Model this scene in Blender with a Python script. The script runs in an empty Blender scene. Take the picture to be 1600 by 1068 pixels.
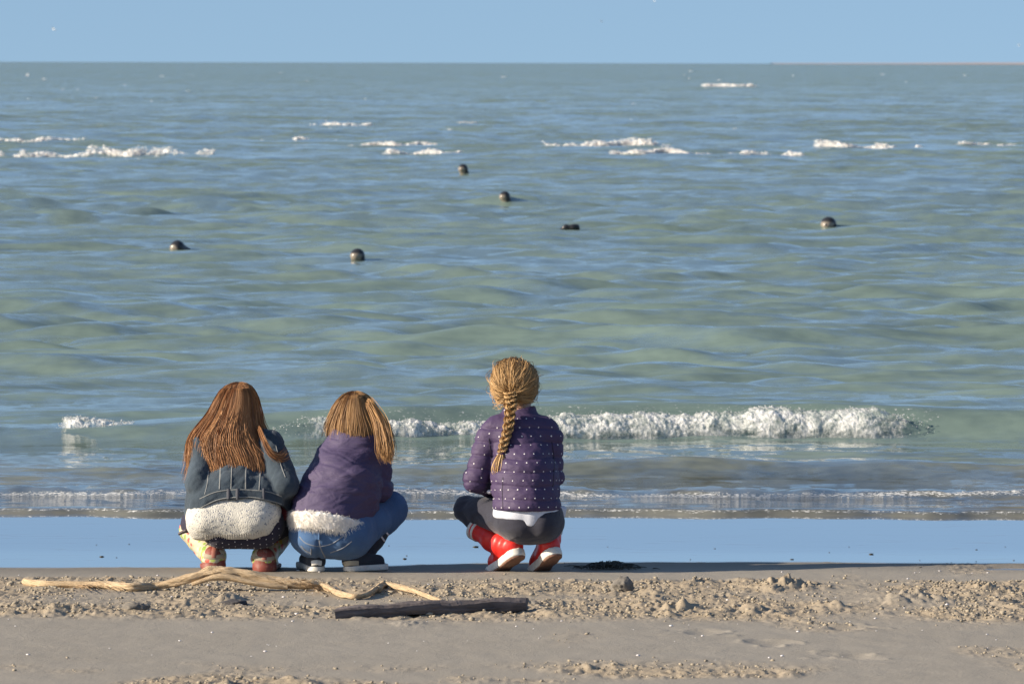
import bpy, math, random
import numpy as np
from mathutils import Vector, Matrix
from mathutils.bvhtree import BVHTree

random.seed(7)
rng = np.random.default_rng(7)
R = math.radians
sc = bpy.context.scene
COL = sc.collection

# ------------------------------------------------------------------ camera
FPX = 9250.0                      # focal length in pixels of the 1600 px wide photograph
CAM_H = 2.15
PITCH, ROLL = R(2.70), R(0.13)
cam_d = bpy.data.cameras.new('camera')
cam = bpy.data.objects.new('camera', cam_d)
COL.objects.link(cam)
sc.camera = cam
fw = Vector((0, math.cos(PITCH), -math.sin(PITCH)))
rt0 = Vector((1, 0, 0)); up0 = rt0.cross(fw)
rt = rt0 * math.cos(ROLL) + up0 * math.sin(ROLL)
up = rt.cross(fw)
CAM = Vector((0, 0, CAM_H))
cam.matrix_world = Matrix(((rt.x, up.x, -fw.x, CAM.x), (rt.y, up.y, -fw.y, CAM.y), (rt.z, up.z, -fw.z, CAM.z), (0, 0, 0, 1)))
cam_d.sensor_width = 36.0
cam_d.lens = FPX * 36.0 / 1600.0
cam_d.clip_start = 0.5
cam_d.clip_end = 60000.0
cam_d.dof.use_dof = True
cam_d.dof.focus_distance = 25.2
cam_d.dof.aperture_fstop = 14.0

# ------------------------------------------------------------------ sky, sun, exposure
SUN_EL, SUN_AZ = R(22.0), R(75.0)          # azimuth measured from straight behind the camera, towards the left
to_sun = Vector((-math.sin(SUN_AZ) * math.cos(SUN_EL), -math.cos(SUN_AZ) * math.cos(SUN_EL), math.sin(SUN_EL)))
world = bpy.data.worlds.new('World')
sc.world = world
world.use_nodes = True
wn = world.node_tree.nodes; wl = world.node_tree.links
bg = wn['Background']
sky = wn.new('ShaderNodeTexSky')
sky.sky_type = 'NISHITA'
sky.sun_disc = False
sky.sun_elevation = SUN_EL
sky.sun_rotation = math.atan2(to_sun.x, to_sun.y)
sky.altitude = 0.0
sky.air_density = 1.0
sky.dust_density = 0.8
sky.ozone_density = 2.3
# the clear air of the day keeps the blue down to the horizon: look the sky up a little higher than the ray points
tc = wn.new('ShaderNodeTexCoord')
lift = wn.new('ShaderNodeVectorMath'); lift.operation = 'ADD'; lift.inputs[1].default_value = (0, 0, 0.18)
nrm = wn.new('ShaderNodeVectorMath'); nrm.operation = 'NORMALIZE'
wl.new(tc.outputs['Generated'], lift.inputs[0]); wl.new(lift.outputs[0], nrm.inputs[0]); wl.new(nrm.outputs[0], sky.inputs[0])
wl.new(sky.outputs[0], bg.inputs[0])
bg.inputs[1].default_value = 0.094

sun_d = bpy.data.lights.new('sun', 'SUN')
sun_d.energy = 5.0
sun_d.angle = R(0.5)
sun_d.color = (1.0, 0.86, 0.68)
sun = bpy.data.objects.new('sun', sun_d)
COL.objects.link(sun)
sun.rotation_euler = to_sun.to_track_quat('Z', 'Y').to_euler()

vs = sc.view_settings
vs.view_transform = 'Standard'; vs.look = 'None'; vs.gamma = 1.0; vs.use_curve_mapping = False
vs.exposure = 0.75
sc.render.engine = 'CYCLES'
sc.cycles.use_denoising = True
sc.cycles.max_bounces = 6

# ------------------------------------------------------------------ helpers: projection
def ray(px, py):
    d = fw + rt * ((px - 800.0) / FPX) + up * (-(py - 534.0) / FPX)
    return d
def W(px, py, Y):                      # the point seen at a pixel of the photograph, at depth Y
    d = ray(px, py)
    return CAM + d * (Y / d.y)
def beach_z(Y):
    Y = np.asarray(Y, float)
    t = 26.0 - Y
    up_ = 0.02 * 0.5 * (t + np.sqrt(t * t + 0.04))
    return up_ - 0.002 * np.clip(Y - 26, 0, 2.5) - 0.022 * np.clip(Y - 28.5, 0, 30) - 0.0005
def gp(px, py, sea=False):             # the point of the beach (or the sea) seen at a pixel
    d = ray(px, py)
    Y = 25.0
    for _ in range(25):
        z = 0.0 if sea else float(beach_z(Y))
        Y = d.y * (z - CAM_H) / d.z
    return Vector((d.x / d.y * Y, Y, 0.0 if sea else float(beach_z(Y))))

# ------------------------------------------------------------------ helpers: noise (vectorised gradient noise)
_perm = rng.permutation(256); _perm = np.concatenate([_perm, _perm, _perm])
_g = rng.normal(size=(256, 3)); _g /= np.linalg.norm(_g, axis=1)[:, None]
def noise3(x, y, z):
    x, y, z = np.broadcast_arrays(np.asarray(x, float), np.asarray(y, float), np.asarray(z, float))
    xi = np.floor(x).astype(int); yi = np.floor(y).astype(int); zi = np.floor(z).astype(int)
    xf, yf, zf = x - xi, y - yi, z - zi
    u = xf * xf * xf * (xf * (xf * 6 - 15) + 10); v = yf * yf * yf * (yf * (yf * 6 - 15) + 10); w = zf * zf * zf * (zf * (zf * 6 - 15) + 10)
    xi &= 255; yi &= 255; zi &= 255
    def gr(a, b, c):
        h = _perm[_perm[_perm[(xi + a) & 255] + ((yi + b) & 255)] + ((zi + c) & 255)]
        gv = _g[h]
        return gv[..., 0] * (xf - a) + gv[..., 1] * (yf - b) + gv[..., 2] * (zf - c)
    def lp(a, b, t): return a + (b - a) * t
    x0 = lp(lp(gr(0, 0, 0), gr(1, 0, 0), u), lp(gr(0, 1, 0), gr(1, 1, 0), u), v)
    x1 = lp(lp(gr(0, 0, 1), gr(1, 0, 1), u), lp(gr(0, 1, 1), gr(1, 1, 1), u), v)
    return 1.5 * lp(x0, x1, w)
def fbm(x, y, z, oct=3, gain=0.5, lac=2.03):
    a, s, f = 1.0, 0.0, 1.0
    for i in range(oct):
        s = s + a * noise3(x * f + 17.3 * i, y * f - 9.1 * i, z * f + 4.7 * i)
        a *= gain; f *= lac
    return s
def sstep(a, b, x):
    t = np.clip((np.asarray(x, float) - a) / (b - a), 0, 1)
    return t * t * (3 - 2 * t)

# ------------------------------------------------------------------ helpers: objects
def tag(o, label=None, cat=None, group=None, kind=None):
    if label: o['label'] = label
    if cat: o['category'] = cat
    if group: o['group'] = group
    if kind: o['kind'] = kind
    return o
def mesh_np(name, V, F, mat=None, parent=None, smooth=True, attrs=None):
    V = np.asarray(V, np.float32); F = np.asarray(F, np.int32)
    me = bpy.data.meshes.new(name)
    n = F.shape[1]
    me.vertices.add(len(V)); me.vertices.foreach_set('co', V.ravel())
    me.loops.add(F.size); me.loops.foreach_set('vertex_index', F.ravel())
    me.polygons.add(len(F))
    me.polygons.foreach_set('loop_start', np.arange(0, F.size, n, dtype=np.int32))
    me.polygons.foreach_set('loop_total', np.full(len(F), n, np.int32))
    if smooth: me.polygons.foreach_set('use_smooth', np.ones(len(F), bool))
    me.update(calc_edges=True)
    for k, a in (attrs or {}).items():
        at = me.attributes.new(k, 'FLOAT', 'POINT')
        at.data.foreach_set('value', np.asarray(a, np.float32).ravel())
    o = bpy.data.objects.new(name, me)
    COL.objects.link(o)
    if mat: me.materials.append(mat)
    if parent: o.parent = parent
    return o
def empty(name, loc):
    o = bpy.data.objects.new(name, None)
    COL.objects.link(o); o.location = loc; o.empty_display_size = 0.1
    return o
def grid_faces(nr, nc):
    i = np.arange((nr - 1) * (nc - 1)); r = i // (nc - 1); c = i % (nc - 1)
    a = r * nc + c
    return np.stack([a, a + 1, a + nc + 1, a + nc], 1)
def reparent(o, p):                     # world-space vertices kept while hanging the part under its thing
    o.parent = p
    o.matrix_parent_inverse = Matrix.Translation(-Vector(p.location))
    return o
def vnormals(V, F):
    V = np.asarray(V, float); n = np.zeros_like(V)
    a, b, c = V[F[:, 0]], V[F[:, 1]], V[F[:, 2]]
    fn = np.cross(b - a, c - a)
    if F.shape[1] == 4: fn = fn + np.cross(c - a, V[F[:, 3]] - a)
    for k in range(F.shape[1]): np.add.at(n, F[:, k], fn)
    return n / (np.linalg.norm(n, axis=1)[:, None] + 1e-12)

# ------------------------------------------------------------------ helpers: materials
class Mat:
    def __init__(s, name):
        s.m = bpy.data.materials.new(name); s.m.use_nodes = True
        s.n = s.m.node_tree.nodes; s.l = s.m.node_tree.links
        s.p = s.n['Principled BSDF']; s.out = s.n['Material Output']
    def node(s, t, **kw):
        x = s.n.new(t)
        for k, v in kw.items(): setattr(x, k, v)
        return x
    def link(s, a, b): s.l.new(a, b)
    def pos(s, scale=(1, 1, 1), rot=(0, 0, 0)):
        g = s.node('ShaderNodeNewGeometry'); mp = s.node('ShaderNodeMapping')
        mp.inputs['Scale'].default_value = scale; mp.inputs['Rotation'].default_value = rot
        s.link(g.outputs['Position'], mp.inputs[0]); return mp.outputs[0]
    def noise(s, scale, detail=3, rough=0.55, vec=None, dist=0):
        t = s.node('ShaderNodeTexNoise'); t.inputs['Scale'].default_value = scale
        t.inputs['Detail'].default_value = detail; t.inputs['Roughness'].default_value = rough; t.inputs['Distortion'].default_value = dist
        s.link(vec if vec is not None else s.pos(), t.inputs['Vector']); return t.outputs[0]
    def ramp(s, fac, stops, interp='LINEAR'):
        r = s.node('ShaderNodeValToRGB'); r.color_ramp.interpolation = interp
        e = r.color_ramp.elements
        while len(e) < len(stops): e.new(0.5)
        for i, (p, c) in enumerate(stops):
            e[i].position = p
            e[i].color = (c, c, c, 1) if isinstance(c, (int, float)) else (*c, 1)
        s.link(fac, r.inputs[0]); return r.outputs[0]
    def mix(s, fac, a, b):
        x = s.node('ShaderNodeMix', data_type='RGBA')
        for sock, v in ((x.inputs[0], fac), (x.inputs[6], a), (x.inputs[7], b)):
            if isinstance(v, bpy.types.NodeSocket): s.link(v, sock)
            elif isinstance(v, (int, float)): sock.default_value = v if sock == x.inputs[0] else (v, v, v, 1)
            else: sock.default_value = (*v, 1)
        return x.outputs[2]
    def math(s, op, a, b=0.0, clamp=False):
        x = s.node('ShaderNodeMath', operation=op, use_clamp=clamp)
        for sock, v in ((x.inputs[0], a), (x.inputs[1], b)):
            if isinstance(v, bpy.types.NodeSocket): s.link(v, sock)
            else: sock.default_value = v
        return x.outputs[0]
    def attr(s, name):
        a = s.node('ShaderNodeAttribute'); a.attribute_name = name; return a.outputs['Fac']
    def bump(s, h, strength=0.3, dist=0.01, normal=None):
        b = s.node('ShaderNodeBump'); b.inputs['Strength'].default_value = strength; b.inputs['Distance'].default_value = dist
        s.link(h, b.inputs['Height'])
        if normal is not None: s.link(normal, b.inputs['Normal'])
        return b.outputs[0]
    def set(s, **kw):
        for k, v in kw.items():
            sock = s.p.inputs[k.replace('_', ' ')]
            if isinstance(v, bpy.types.NodeSocket): s.link(v, sock)
            elif isinstance(v, tuple): sock.default_value = (*v, 1) if len(v) == 3 and sock.type == 'RGBA' else v
            else: sock.default_value = v
        return s
def cloth_mat(name, col, var=0.15, rough=0.85, scale=60, bump=0.25, sheen=0.1, stretch=(1, 1, 1), spec=0.3):
    M = Mat(name)
    n = M.noise(scale, 3, 0.6, M.pos(stretch))
    n2 = M.noise(9, 2)
    c = np.array(col)
    k = M.mix(n2, tuple(c * (1 - var)), tuple(np.minimum(c * (1 + var), 1)))
    M.set(Base_Color=k, Roughness=rough, Normal=M.bump(n, bump, 0.004))
    M.p.inputs['Specular IOR Level'].default_value = spec
    M.p.inputs['Sheen Weight'].default_value = sheen
    return M.m
# ================================================================== THE SEA
_w = np.random.default_rng(3)
WAVES = []
for i in range(52):
    lam = 0.40 * (8.0 / 0.40) ** (_w.random())
    ang = _w.normal(0.16, 0.33)
    WAVES.append((lam, math.sin(ang), math.cos(ang), 0.0088 * lam ** 0.34, _w.random() * 6.283))
def breaker_line(x): return 33.75 + 0.10 * np.sin(x * 1.3 + 0.6) + 0.10 * np.sin(x * 0.55) + 0.05 * x
def swash_line(x): return 28.12 + 0.06 * np.sin(x * 2.1) + 0.03 * np.sin(x * 5.3 + 1) + 0.02 * np.sin(x * 11.7) + 0.012 * x + 0.07 * noise3(x * 1.3, 0.7, 0.1)
def ridge(Y, yc, a, sf, sb):                       # one wave: steep towards the shore, gentle behind
    d = Y - yc
    return a * np.exp(-np.where(d < 0, (d / sf) ** 2, (d / sb) ** 2))
def sea_h(x, Y, dq=None):
    x = np.asarray(x, float); Y = np.asarray(Y, float)
    near = sstep(28.3, 31.0, Y) * 0.12 + sstep(31.5, 46, Y) * 0.88
    grow = 1.0 + 0.5 * sstep(80, 300, Y)
    wx = x + 0.9 * noise3(x * 0.16, Y * 0.12, 3.0); wy = Y + 0.8 * noise3(x * 0.16, Y * 0.12, 8.0)
    h = np.zeros_like(x)
    sp = (Y * Y * dq) if dq is not None else 0.0 * Y
    for lam, sx, sy, a, ph in WAVES:
        k = 6.2832 / lam
        s = np.sin(k * (sx * wx + sy * wy) + ph)
        keep = np.clip(2.2 - sp / lam * 1.2, 0.25, 1.0) * (0.72 if lam > 3.0 else 1.12)
        h = h + a * keep * (s + 0.25 * (s * s - 0.5))
    grp = 0.75 + 0.55 * noise3(x * 0.07, Y * 0.045, 1.5)
    h = h * near * grow * grp
    h = h + sstep(33, 45, Y) * (0.022 * noise3(x * 0.10, Y * 0.20, 5.0) + 0.014 * noise3(x * 0.3, Y * 0.5, 2.0))
    # fine chop close to the beach
    h = h + (0.009 * fbm(x * 2.2, Y * 4.5, 0.3, 3)) * (0.35 * sstep(28.25, 28.6, Y) + 0.65 * sstep(28.9, 30.2, Y)) * (1 - 0.4 * sstep(50, 90, Y))
    # the breaking wave, the swell in front of it and the two low lips of the swash
    bl = breaker_line(x)
    amp = 0.165 + 0.03 * np.sin(x * 0.9 + 1.0) - 0.07 * sstep(-0.9, -3.0, x)
    h = h + ridge(Y, bl + 0.22, amp, 0.24, 0.85)
    sw = 30.75 + 0.12 * np.sin(x * 0.8) - 0.04 * x
    h = h + ridge(Y, sw + 0.1, 0.105 * (0.35 + 0.65 * sstep(-1.0, 0.5, x)) * (0.8 + 0.4 * noise3(x * 0.9, 0.2, 0.7)), 0.22, 0.55)
    h = h + ridge(Y, 29.35 + 0.05 * np.sin(x * 1.7) - 0.01 * x, 0.030 + 0.016 * noise3(x * 2.5, 1.1, 0.2) + 0.010 * noise3(x * 9, Y * 6, 0.2), 0.12, 0.35)
    h = h + 0.006
    e = Y - swash_line(x)
    lip = 0.013 * np.exp(-((e - 0.16) / 0.16) ** 2)
    h = (h + lip) * sstep(0.0, 0.10, e) - 0.03 * (1 - sstep(-0.02, 0.06, e))
    return h

def foam_attr(x, Y):
    bl = breaker_line(x)
    f = 0.40 * np.exp(-((Y - bl - 0.10) / 0.30) ** 2) * sstep(-1.6, -1.0, x) * (1 - sstep(2.45, 2.6, x))
    f = np.maximum(f, 0.54 * np.exp(-((Y - 29.24) / 0.13) ** 2))
    f = np.maximum(f, 0.50 * np.exp(-((Y - swash_line(x) - 0.08) / 0.06) ** 2))
    return f

NR, NC = 860, 640
q = np.linspace(1 / 27.9, 1 / 22000.0, NR); DQ = q[0] - q[1]
Yr = 1 / q
tin = np.linspace(-0.118, 0.118, NC - 24)
side = 0.118 * (1.75 ** np.arange(1, 13))
tcol = np.concatenate([-side[::-1], tin, side])
YY = np.repeat(Yr[:, None], len(tcol), 1); XX = YY * tcol[None, :]
ZZ = sea_h(XX, YY, DQ)
far = sstep(1500, 5000, YY)
ZZ = ZZ * (1 - far)
foam = foam_attr(XX, YY)
silt = 1 - sstep(28.5, 34.5, YY)

M = Mat('sea_water')
pos = M.pos((1, 1, 1))
# small ripples tilt the surface: slopes added straight to the normal so that they also count far away
def slope(vec, scale, k):
    t = M.node('ShaderNodeTexNoise'); t.inputs['Scale'].default_value = scale; t.inputs['Detail'].default_value = 2.0
    M.link(vec, t.inputs['Vector'])
    s_ = M.node('ShaderNodeVectorMath', operation='SUBTRACT'); s_.inputs[1].default_value = (0.5, 0.5, 0.5); M.link(t.outputs['Color'], s_.inputs[0])
    m_ = M.node('ShaderNodeVectorMath', operation='MULTIPLY'); m_.inputs[1].default_value = k; M.link(s_.outputs[0], m_.inputs[0])
    return m_.outputs[0]
def vadd(a, b_):
    x_ = M.node('ShaderNodeVectorMath', operation='ADD'); M.link(a, x_.inputs[0]); M.link(b_, x_.inputs[1]); return x_.outputs[0]
geo = M.node('ShaderNodeNewGeometry')
tilt = vadd(vadd(slope(M.pos((0.4, 1.0, 1)), 0.32, (0.15, 0.30, 0)), vadd(slope(M.pos((0.45, 1.0, 1)), 1.1, (0.25, 0.42, 0)), slope(M.pos((0.5, 1.0, 1)), 4.0, (0.25, 0.40, 0)))), slope(M.pos((0.6, 1.0, 1)), 15.0, (0.15, 0.22, 0)))
calm = M.node('ShaderNodeVectorMath', operation='SCALE'); M.link(tilt, calm.inputs[0]); M.link(M.attr('ruffle'), calm.inputs['Scale'])
# the unresolved far chop shows its steeper shoreward faces
face = M.node('ShaderNodeCombineXYZ'); M.link(M.math('MULTIPLY', M.attr('lean'), -1.0), face.inputs[1])
nn_ = M.node('ShaderNodeVectorMath', operation='NORMALIZE'); M.link(vadd(vadd(geo.outputs['Normal'], calm.outputs[0]), face.outputs[0]), nn_.inputs[0])
b2 = nn_.outputs[0]
big = M.noise(0.10, 2, 0.5, M.pos((0.5, 1.6, 1)))
deep = M.mix(big, (0.146, 0.212, 0.192), (0.166, 0.220, 0.186))
body = M.mix(M.attr('silt'), deep, (0.145, 0.148, 0.130))
fn = M.noise(60, 4, 0.7, M.pos((0.8, 1.0, 1.2)))
fmask = M.math('SUBTRACT', M.math('ADD', M.attr('foam'), fn), 1.0)
fm = M.ramp(fmask, [(0.0, 0.0), (0.09, 1.0)])
col = M.mix(fm, body, (0.72, 0.72, 0.69))
M.set(Base_Color=col, Roughness=M.math('ADD', M.math('MULTIPLY', fm, 0.5), 0.06), IOR=1.33, Normal=b2)
SEA = M.m
sea = mesh_np('sea', np.stack([XX, YY, ZZ], -1).reshape(-1, 3), grid_faces(NR, len(tcol)), SEA,
              attrs={'foam': foam.ravel(), 'silt': silt.ravel(), 'lean': (0.03 * sstep(34, 60, YY) + 0.06 * sstep(60, 160, YY) + 0.09 * sstep(150, 900, YY)).ravel(), 'ruffle': (1.35 + 2.0 * silt + 0.7 * sstep(40, 120, YY) + 3.2 * sstep(90, 700, YY)).ravel()})
tag(sea, kind='structure')

# ---- foam: lumpy white water tumbling down the front of a breaking wave
M = Mat('sea_foam')
fa = M.noise(55, 4, 0.7)
fb = M.noise(13, 4, 0.6)
fc = M.ramp(fa, [(0.30, (0.58, 0.60, 0.59)), (0.55, (0.78, 0.77, 0.75))])
M.set(Base_Color=fc, Roughness=0.45, Normal=M.bump(fa, 0.7, 0.012))
M.p.inputs['Subsurface Weight'].default_value = 0.85
M.p.inputs['Subsurface Radius'].default_value = (0.035, 0.040, 0.042); M.p.inputs['Subsurface Scale'].default_value = 1.0
FOAM_SOLID = M.m
def foam_mat(name, sc_, stretch, hold):
    M = Mat(name)
    v = M.pos((stretch, 1, 1))
    fa = M.noise(sc_ * 4.5, 4, 0.7, v); fb = M.noise(sc_, 5, 0.68, v, 0.3)
    fc = M.mix(M.ramp(fa, [(0.40, 0.0), (0.62, 1.0)]), M.ramp(fb, [(0.38, (0.40, 0.45, 0.44)), (0.62, (0.68, 0.69, 0.68))]), M.ramp(fb, [(0.38, (0.56, 0.60, 0.59)), (0.58, (0.86, 0.86, 0.84))]))
    M.set(Base_Color=fc, Roughness=0.6, Normal=M.bump(fa, 0.8, 0.25 / sc_))
    M.p.inputs['Subsurface Weight'].default_value = 0.6
    M.p.inputs['Subsurface Radius'].default_value = (0.5 / sc_,) * 3; M.p.inputs['Subsurface Scale'].default_value = 1.0
    # the sheet of bubbles thins out and tears towards its edges
    cover = M.math('ADD', M.math('MULTIPLY', fb, 0.75), M.math('MULTIPLY', fa, 0.35))
    a = M.math('SUBTRACT', M.math('ADD', cover, M.math('MULTIPLY', M.attr('inside'), hold)), 0.60)
    M.link(M.ramp(a, [(0.0, 0.0), (0.36, 1.0)]), M.p.inputs['Alpha'])
    return M.m
FOAM = foam_mat('sea_foam_sheet', 11.0, 0.8, 0.31)
def icosa():
    p = (1 + 5 ** 0.5) / 2
    V = np.array([(-1, p, 0), (1, p, 0), (-1, -p, 0), (1, -p, 0), (0, -1, p), (0, 1, p), (0, -1, -p), (0, 1, -p), (p, 0, -1), (p, 0, 1), (-p, 0, -1), (-p, 0, 1)], float)
    V /= np.linalg.norm(V[0])
    F = np.array([(0, 11, 5), (0, 5, 1), (0, 1, 7), (0, 7, 10), (0, 10, 11), (1, 5, 9), (5, 11, 4), (11, 10, 2), (10, 7, 6), (7, 1, 8), (3, 9, 4), (3, 4, 2), (3, 2, 6), (3, 6, 8), (3, 8, 9), (4, 9, 5), (2, 4, 11), (6, 2, 10), (8, 6, 7), (9, 8, 1)])
    return V, F
def ico2():
    V, F = icosa(); V = list(map(tuple, V)); m = {}
    def mid(a, b):
        k = (min(a, b), max(a, b))
        if k not in m:
            v = np.array(V[a]) + np.array(V[b]); v /= np.linalg.norm(v); V.append(tuple(v)); m[k] = len(V) - 1
        return m[k]
    G = []
    for a, b, c in F:
        x, y, z = mid(a, b), mid(b, c), mid(c, a)
        G += [(a, x, z), (b, y, x), (c, z, y), (x, y, z)]
    return np.array(V), np.array(G)
ICO = icosa(); ICO2 = ico2()
def blobs(centres, radii, base=ICO, squash=None, jitter=0.25, r_=rng):
    V0, F0 = base; n = len(centres)
    V = V0[None] * radii[:, None, None] * (1 + jitter * r_.normal(size=(n, len(V0), 1)))
    if squash is not None: V = V * squash[:, None, :]
    V = V + centres[:, None, :]
    F = F0[None] + (np.arange(n) * len(V0))[:, None, None]
    return V.reshape(-1, 3), F.reshape(-1, 3)
def tri(F):                              # quads to triangles
    return np.concatenate([F[:, [0, 1, 2]], F[:, [0, 2, 3]]])
def join_tri(parts):
    Vs, Fs, n = [], [], 0
    for V, F in parts:
        F = np.asarray(F)
        if F.shape[1] == 4: F = tri(F)
        Vs.append(V); Fs.append(F + n); n += len(V)
    return np.concatenate(Vs), np.concatenate(Fs)
def make_breaker(name, x0, x1, yc, height, nx, nt, lump, label, prof=None, drops=0, drop_r=(0.003, 0.01), seed=0, follow=True, lift=0.52, xs_=1.0, mat=None, taper=14.0):
    """white water: x0..x1 along the wave, yc(x) its line, height(x) of the foam, lump the size of its billows"""
    g = np.random.default_rng(100 + seed)
    xs = np.linspace(x0, x1, nx); t = np.linspace(0, 1, nt)
    X, T = np.meshgrid(xs, t, indexing='ij')
    u = (X - x0) / (x1 - x0)
    Hh = height(X) * (1 + 0.30 * noise3(X / lump * 0.35, 3.3 + seed, 0.0)) * np.clip(np.minimum(u, 1 - u) * taper + 0.03, 0, 1) ** 0.8
    Hh = np.maximum(Hh, 0.004)
    # section: base of the front, bulging face, crest, sliding down the back
    a = T * math.pi
    dep = Hh * 1.25
    Yc = yc(X)
    Yo = -np.cos(a) * dep * np.where(T < 0.5, 0.75, 0.45)
    Zo = np.sin(a) ** 0.75 * Hh
    base = sea_h(X, Yc + 0 * Yo - height(X) * 1.2) * 0.6 if follow else sea_h(X, Yc, DQ) - 0.05
    P = np.stack([X, Yc + Yo, Zo + base], -1)
    n = np.stack([0 * X, -np.cos(a), np.sin(a) + 0.15], -1); n /= np.linalg.norm(n, axis=-1)[..., None]
    q_ = P / lump * np.array([xs_, 1, 1])
    d = 0.55 * np.abs(noise3(q_[..., 0], q_[..., 1], q_[..., 2] + seed)) + 0.32 * np.abs(noise3(q_[..., 0] * 2.3, q_[..., 1] * 2.3, q_[..., 2] * 2.3 + seed)) \
        + 0.20 * np.abs(noise3(q_[..., 0] * 5.1, q_[..., 1] * 5.1, q_[..., 2] * 5.1)) + 0.06 * noise3(q_[..., 0] * 11, q_[..., 1] * 11, q_[..., 2] * 11)
    d = (d - 0.25) * lump * lift * np.minimum(1, Hh / (lump * 0.6)) * np.sin(np.clip(T, 0.03, 0.97) * math.pi) ** 0.5
    P = P + n * d[..., None]
    P[..., 2] = np.where(T < 0.02, base - 0.02, P[..., 2])
    ins = np.minimum(np.minimum(T * 6.0 + 0.5, 1.75 * (0.86 - T)), np.minimum(u, 1 - u) * 18 - 1.1).clip(-1.0, 1)
    ins = [ins.ravel()]
    parts = [(P.reshape(-1, 3), grid_faces(nx, nt)[:, ::-1])]
    if drops:
        i = g.integers(0, nx, drops); j = (g.beta(1.6, 1.6, drops) * (nt - 1)).astype(int)
        c = P[i, j] + n[i, j] * (g.exponential(0.005, drops) * (height(xs[i]) / 0.18))[:, None] + g.normal(0, 0.004, (drops, 3))
        r = g.uniform(*drop_r, drops) * (0.4 + g.random(drops) ** 2)
        parts.append(blobs(c, r, jitter=0.15, r_=g)); ins.append(np.full(drops * 12, 2.0))
    V, F = join_tri(parts)
    o = mesh_np(name, V, F, mat or FOAM, attrs={'inside': np.concatenate(ins)})
    return tag(o, label, 'foam', 'white water on the breaking waves', 'stuff')

def env(x, pts):
    xs, ys = zip(*pts); return np.interp(x, xs, ys)
def pxX(px, Y): return (px - 800.0) / FPX * Y
bx = lambda p: pxX(p, 33.6)
make_breaker('breaker_foam', bx(396), bx(1496), lambda x: breaker_line(x) - 0.02,
             lambda x: env(x, [(bx(405), .12), (bx(520), .13), (bx(640), .105), (bx(760), .10), (bx(900), .125), (bx(1000), .135), (bx(1120), .155), (bx(1250), .165), (bx(1380), .145), (bx(1440), .115), (bx(1484), .06), (bx(1500), .03)]),
             950, 46, 0.085, 'long tumbling line of white foam breaking behind the three children', drops=2600, drop_r=(0.001, 0.0036), seed=1)
make_breaker('breaker_foam', bx(84), bx(215), lambda x: breaker_line(x) - 0.02 + 0.3,
             lambda x: env(x, [(bx(84), .07), (bx(120), .085), (bx(215), .03)]),
             180, 24, 0.06, 'short low curl of foam at the left end of the breaking wave', drops=300, drop_r=(0.0015, 0.005), seed=2)
# far breakers on the outer bar: left px, right px, foot py, height px
FARB = [(-40, 262, 247, 24, 'broad white breaker at the far left of the outer surf'), (-60, 140, 222, 14, 'thin white crest behind the broad breaker at far left'),
        (240, 336, 241, 22, 'separate curling white crest right of the broad left breaker'), (485, 580, 195, 13, 'small bright whitecap standing alone beyond the outer surf'),
        (700, 742, 194, 9, 'tiny whitecap right of the lone bright whitecap'), (460, 530, 221, 10, 'faint short crest below the lone bright whitecap'),
        (545, 735, 226, 10, 'thin broken crest above the brighter middle surf line'), (600, 722, 241, 12, 'bright narrow surf line left of the topmost seal'),
        (845, 1050, 228, 17, 'long bright breaker right of the picture middle'), (950, 1110, 242, 14, 'lower bright surf line below the long middle breaker'),
        (1140, 1255, 244, 15, 'short bright surf crest between the middle and right breakers'), (1275, 1440, 231, 13, 'thin slanting white breaker towards the right'),
        (1490, 1660, 227, 11, 'thin white breaker running out of the right edge'), (1100, 1178, 135, 7, 'distant whitecap near the horizon right of middle')]
for i, (a, b, py, hp, lab) in enumerate(FARB):
    g0 = gp((a + b) / 2, py, True); Yb = g0.y
    xa, xb = pxX(a, Yb), pxX(b, Yb); Hm = hp / FPX * Yb
    # ragged streaks: many flattened tufts of bubbles strung along the crest
    g = np.random.default_rng(200 + i); n = int((b - a) * 4.6) + 60
    u = g.random(n * 3); dens = np.clip(0.55 + 0.9 * fbm(u * (b - a) / 45.0, 0.5, i * 3.1, 2), 0.28, 1.0) * np.sin(math.pi * u) ** 0.5
    u = u[g.random(n * 3) < dens][:n]; n = len(u)
    px_ = Yb / FPX
    top = np.clip(0.55 + 0.8 * noise3(u * (b - a) / 28.0, 1.7, i * 2.3), 0.15, 1.15)
    z = 0.8 * Hm * top * g.beta(0.9, 1.9, n)
    X_ = xa + (xb - xa) * u + g.normal(0, px_ * 2, n); Y_ = Yb + 1.0 * noise3(u * (b - a) / 60.0, 0.5, i * 3.1) + (z - Hm * .3) * 1.2 + g.normal(0, Hm * .25, n)
    sz = px_ * g.uniform(0.35, 1.0, n); sx = px_ * g.uniform(1.2, 6.0, n)
    zb = sea_h(X_, np.full(n, Yb), DQ)
    V, F = blobs(np.column_stack([X_, Y_, zb + z]), np.ones(n), ICO, np.column_stack([sx, sz * 1.5, sz]), 0.22, g)
    tag(mesh_np('surf_crest', V, F, FOAM_SOLID), lab, 'foam', 'white water on the breaking waves', 'stuff')

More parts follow.
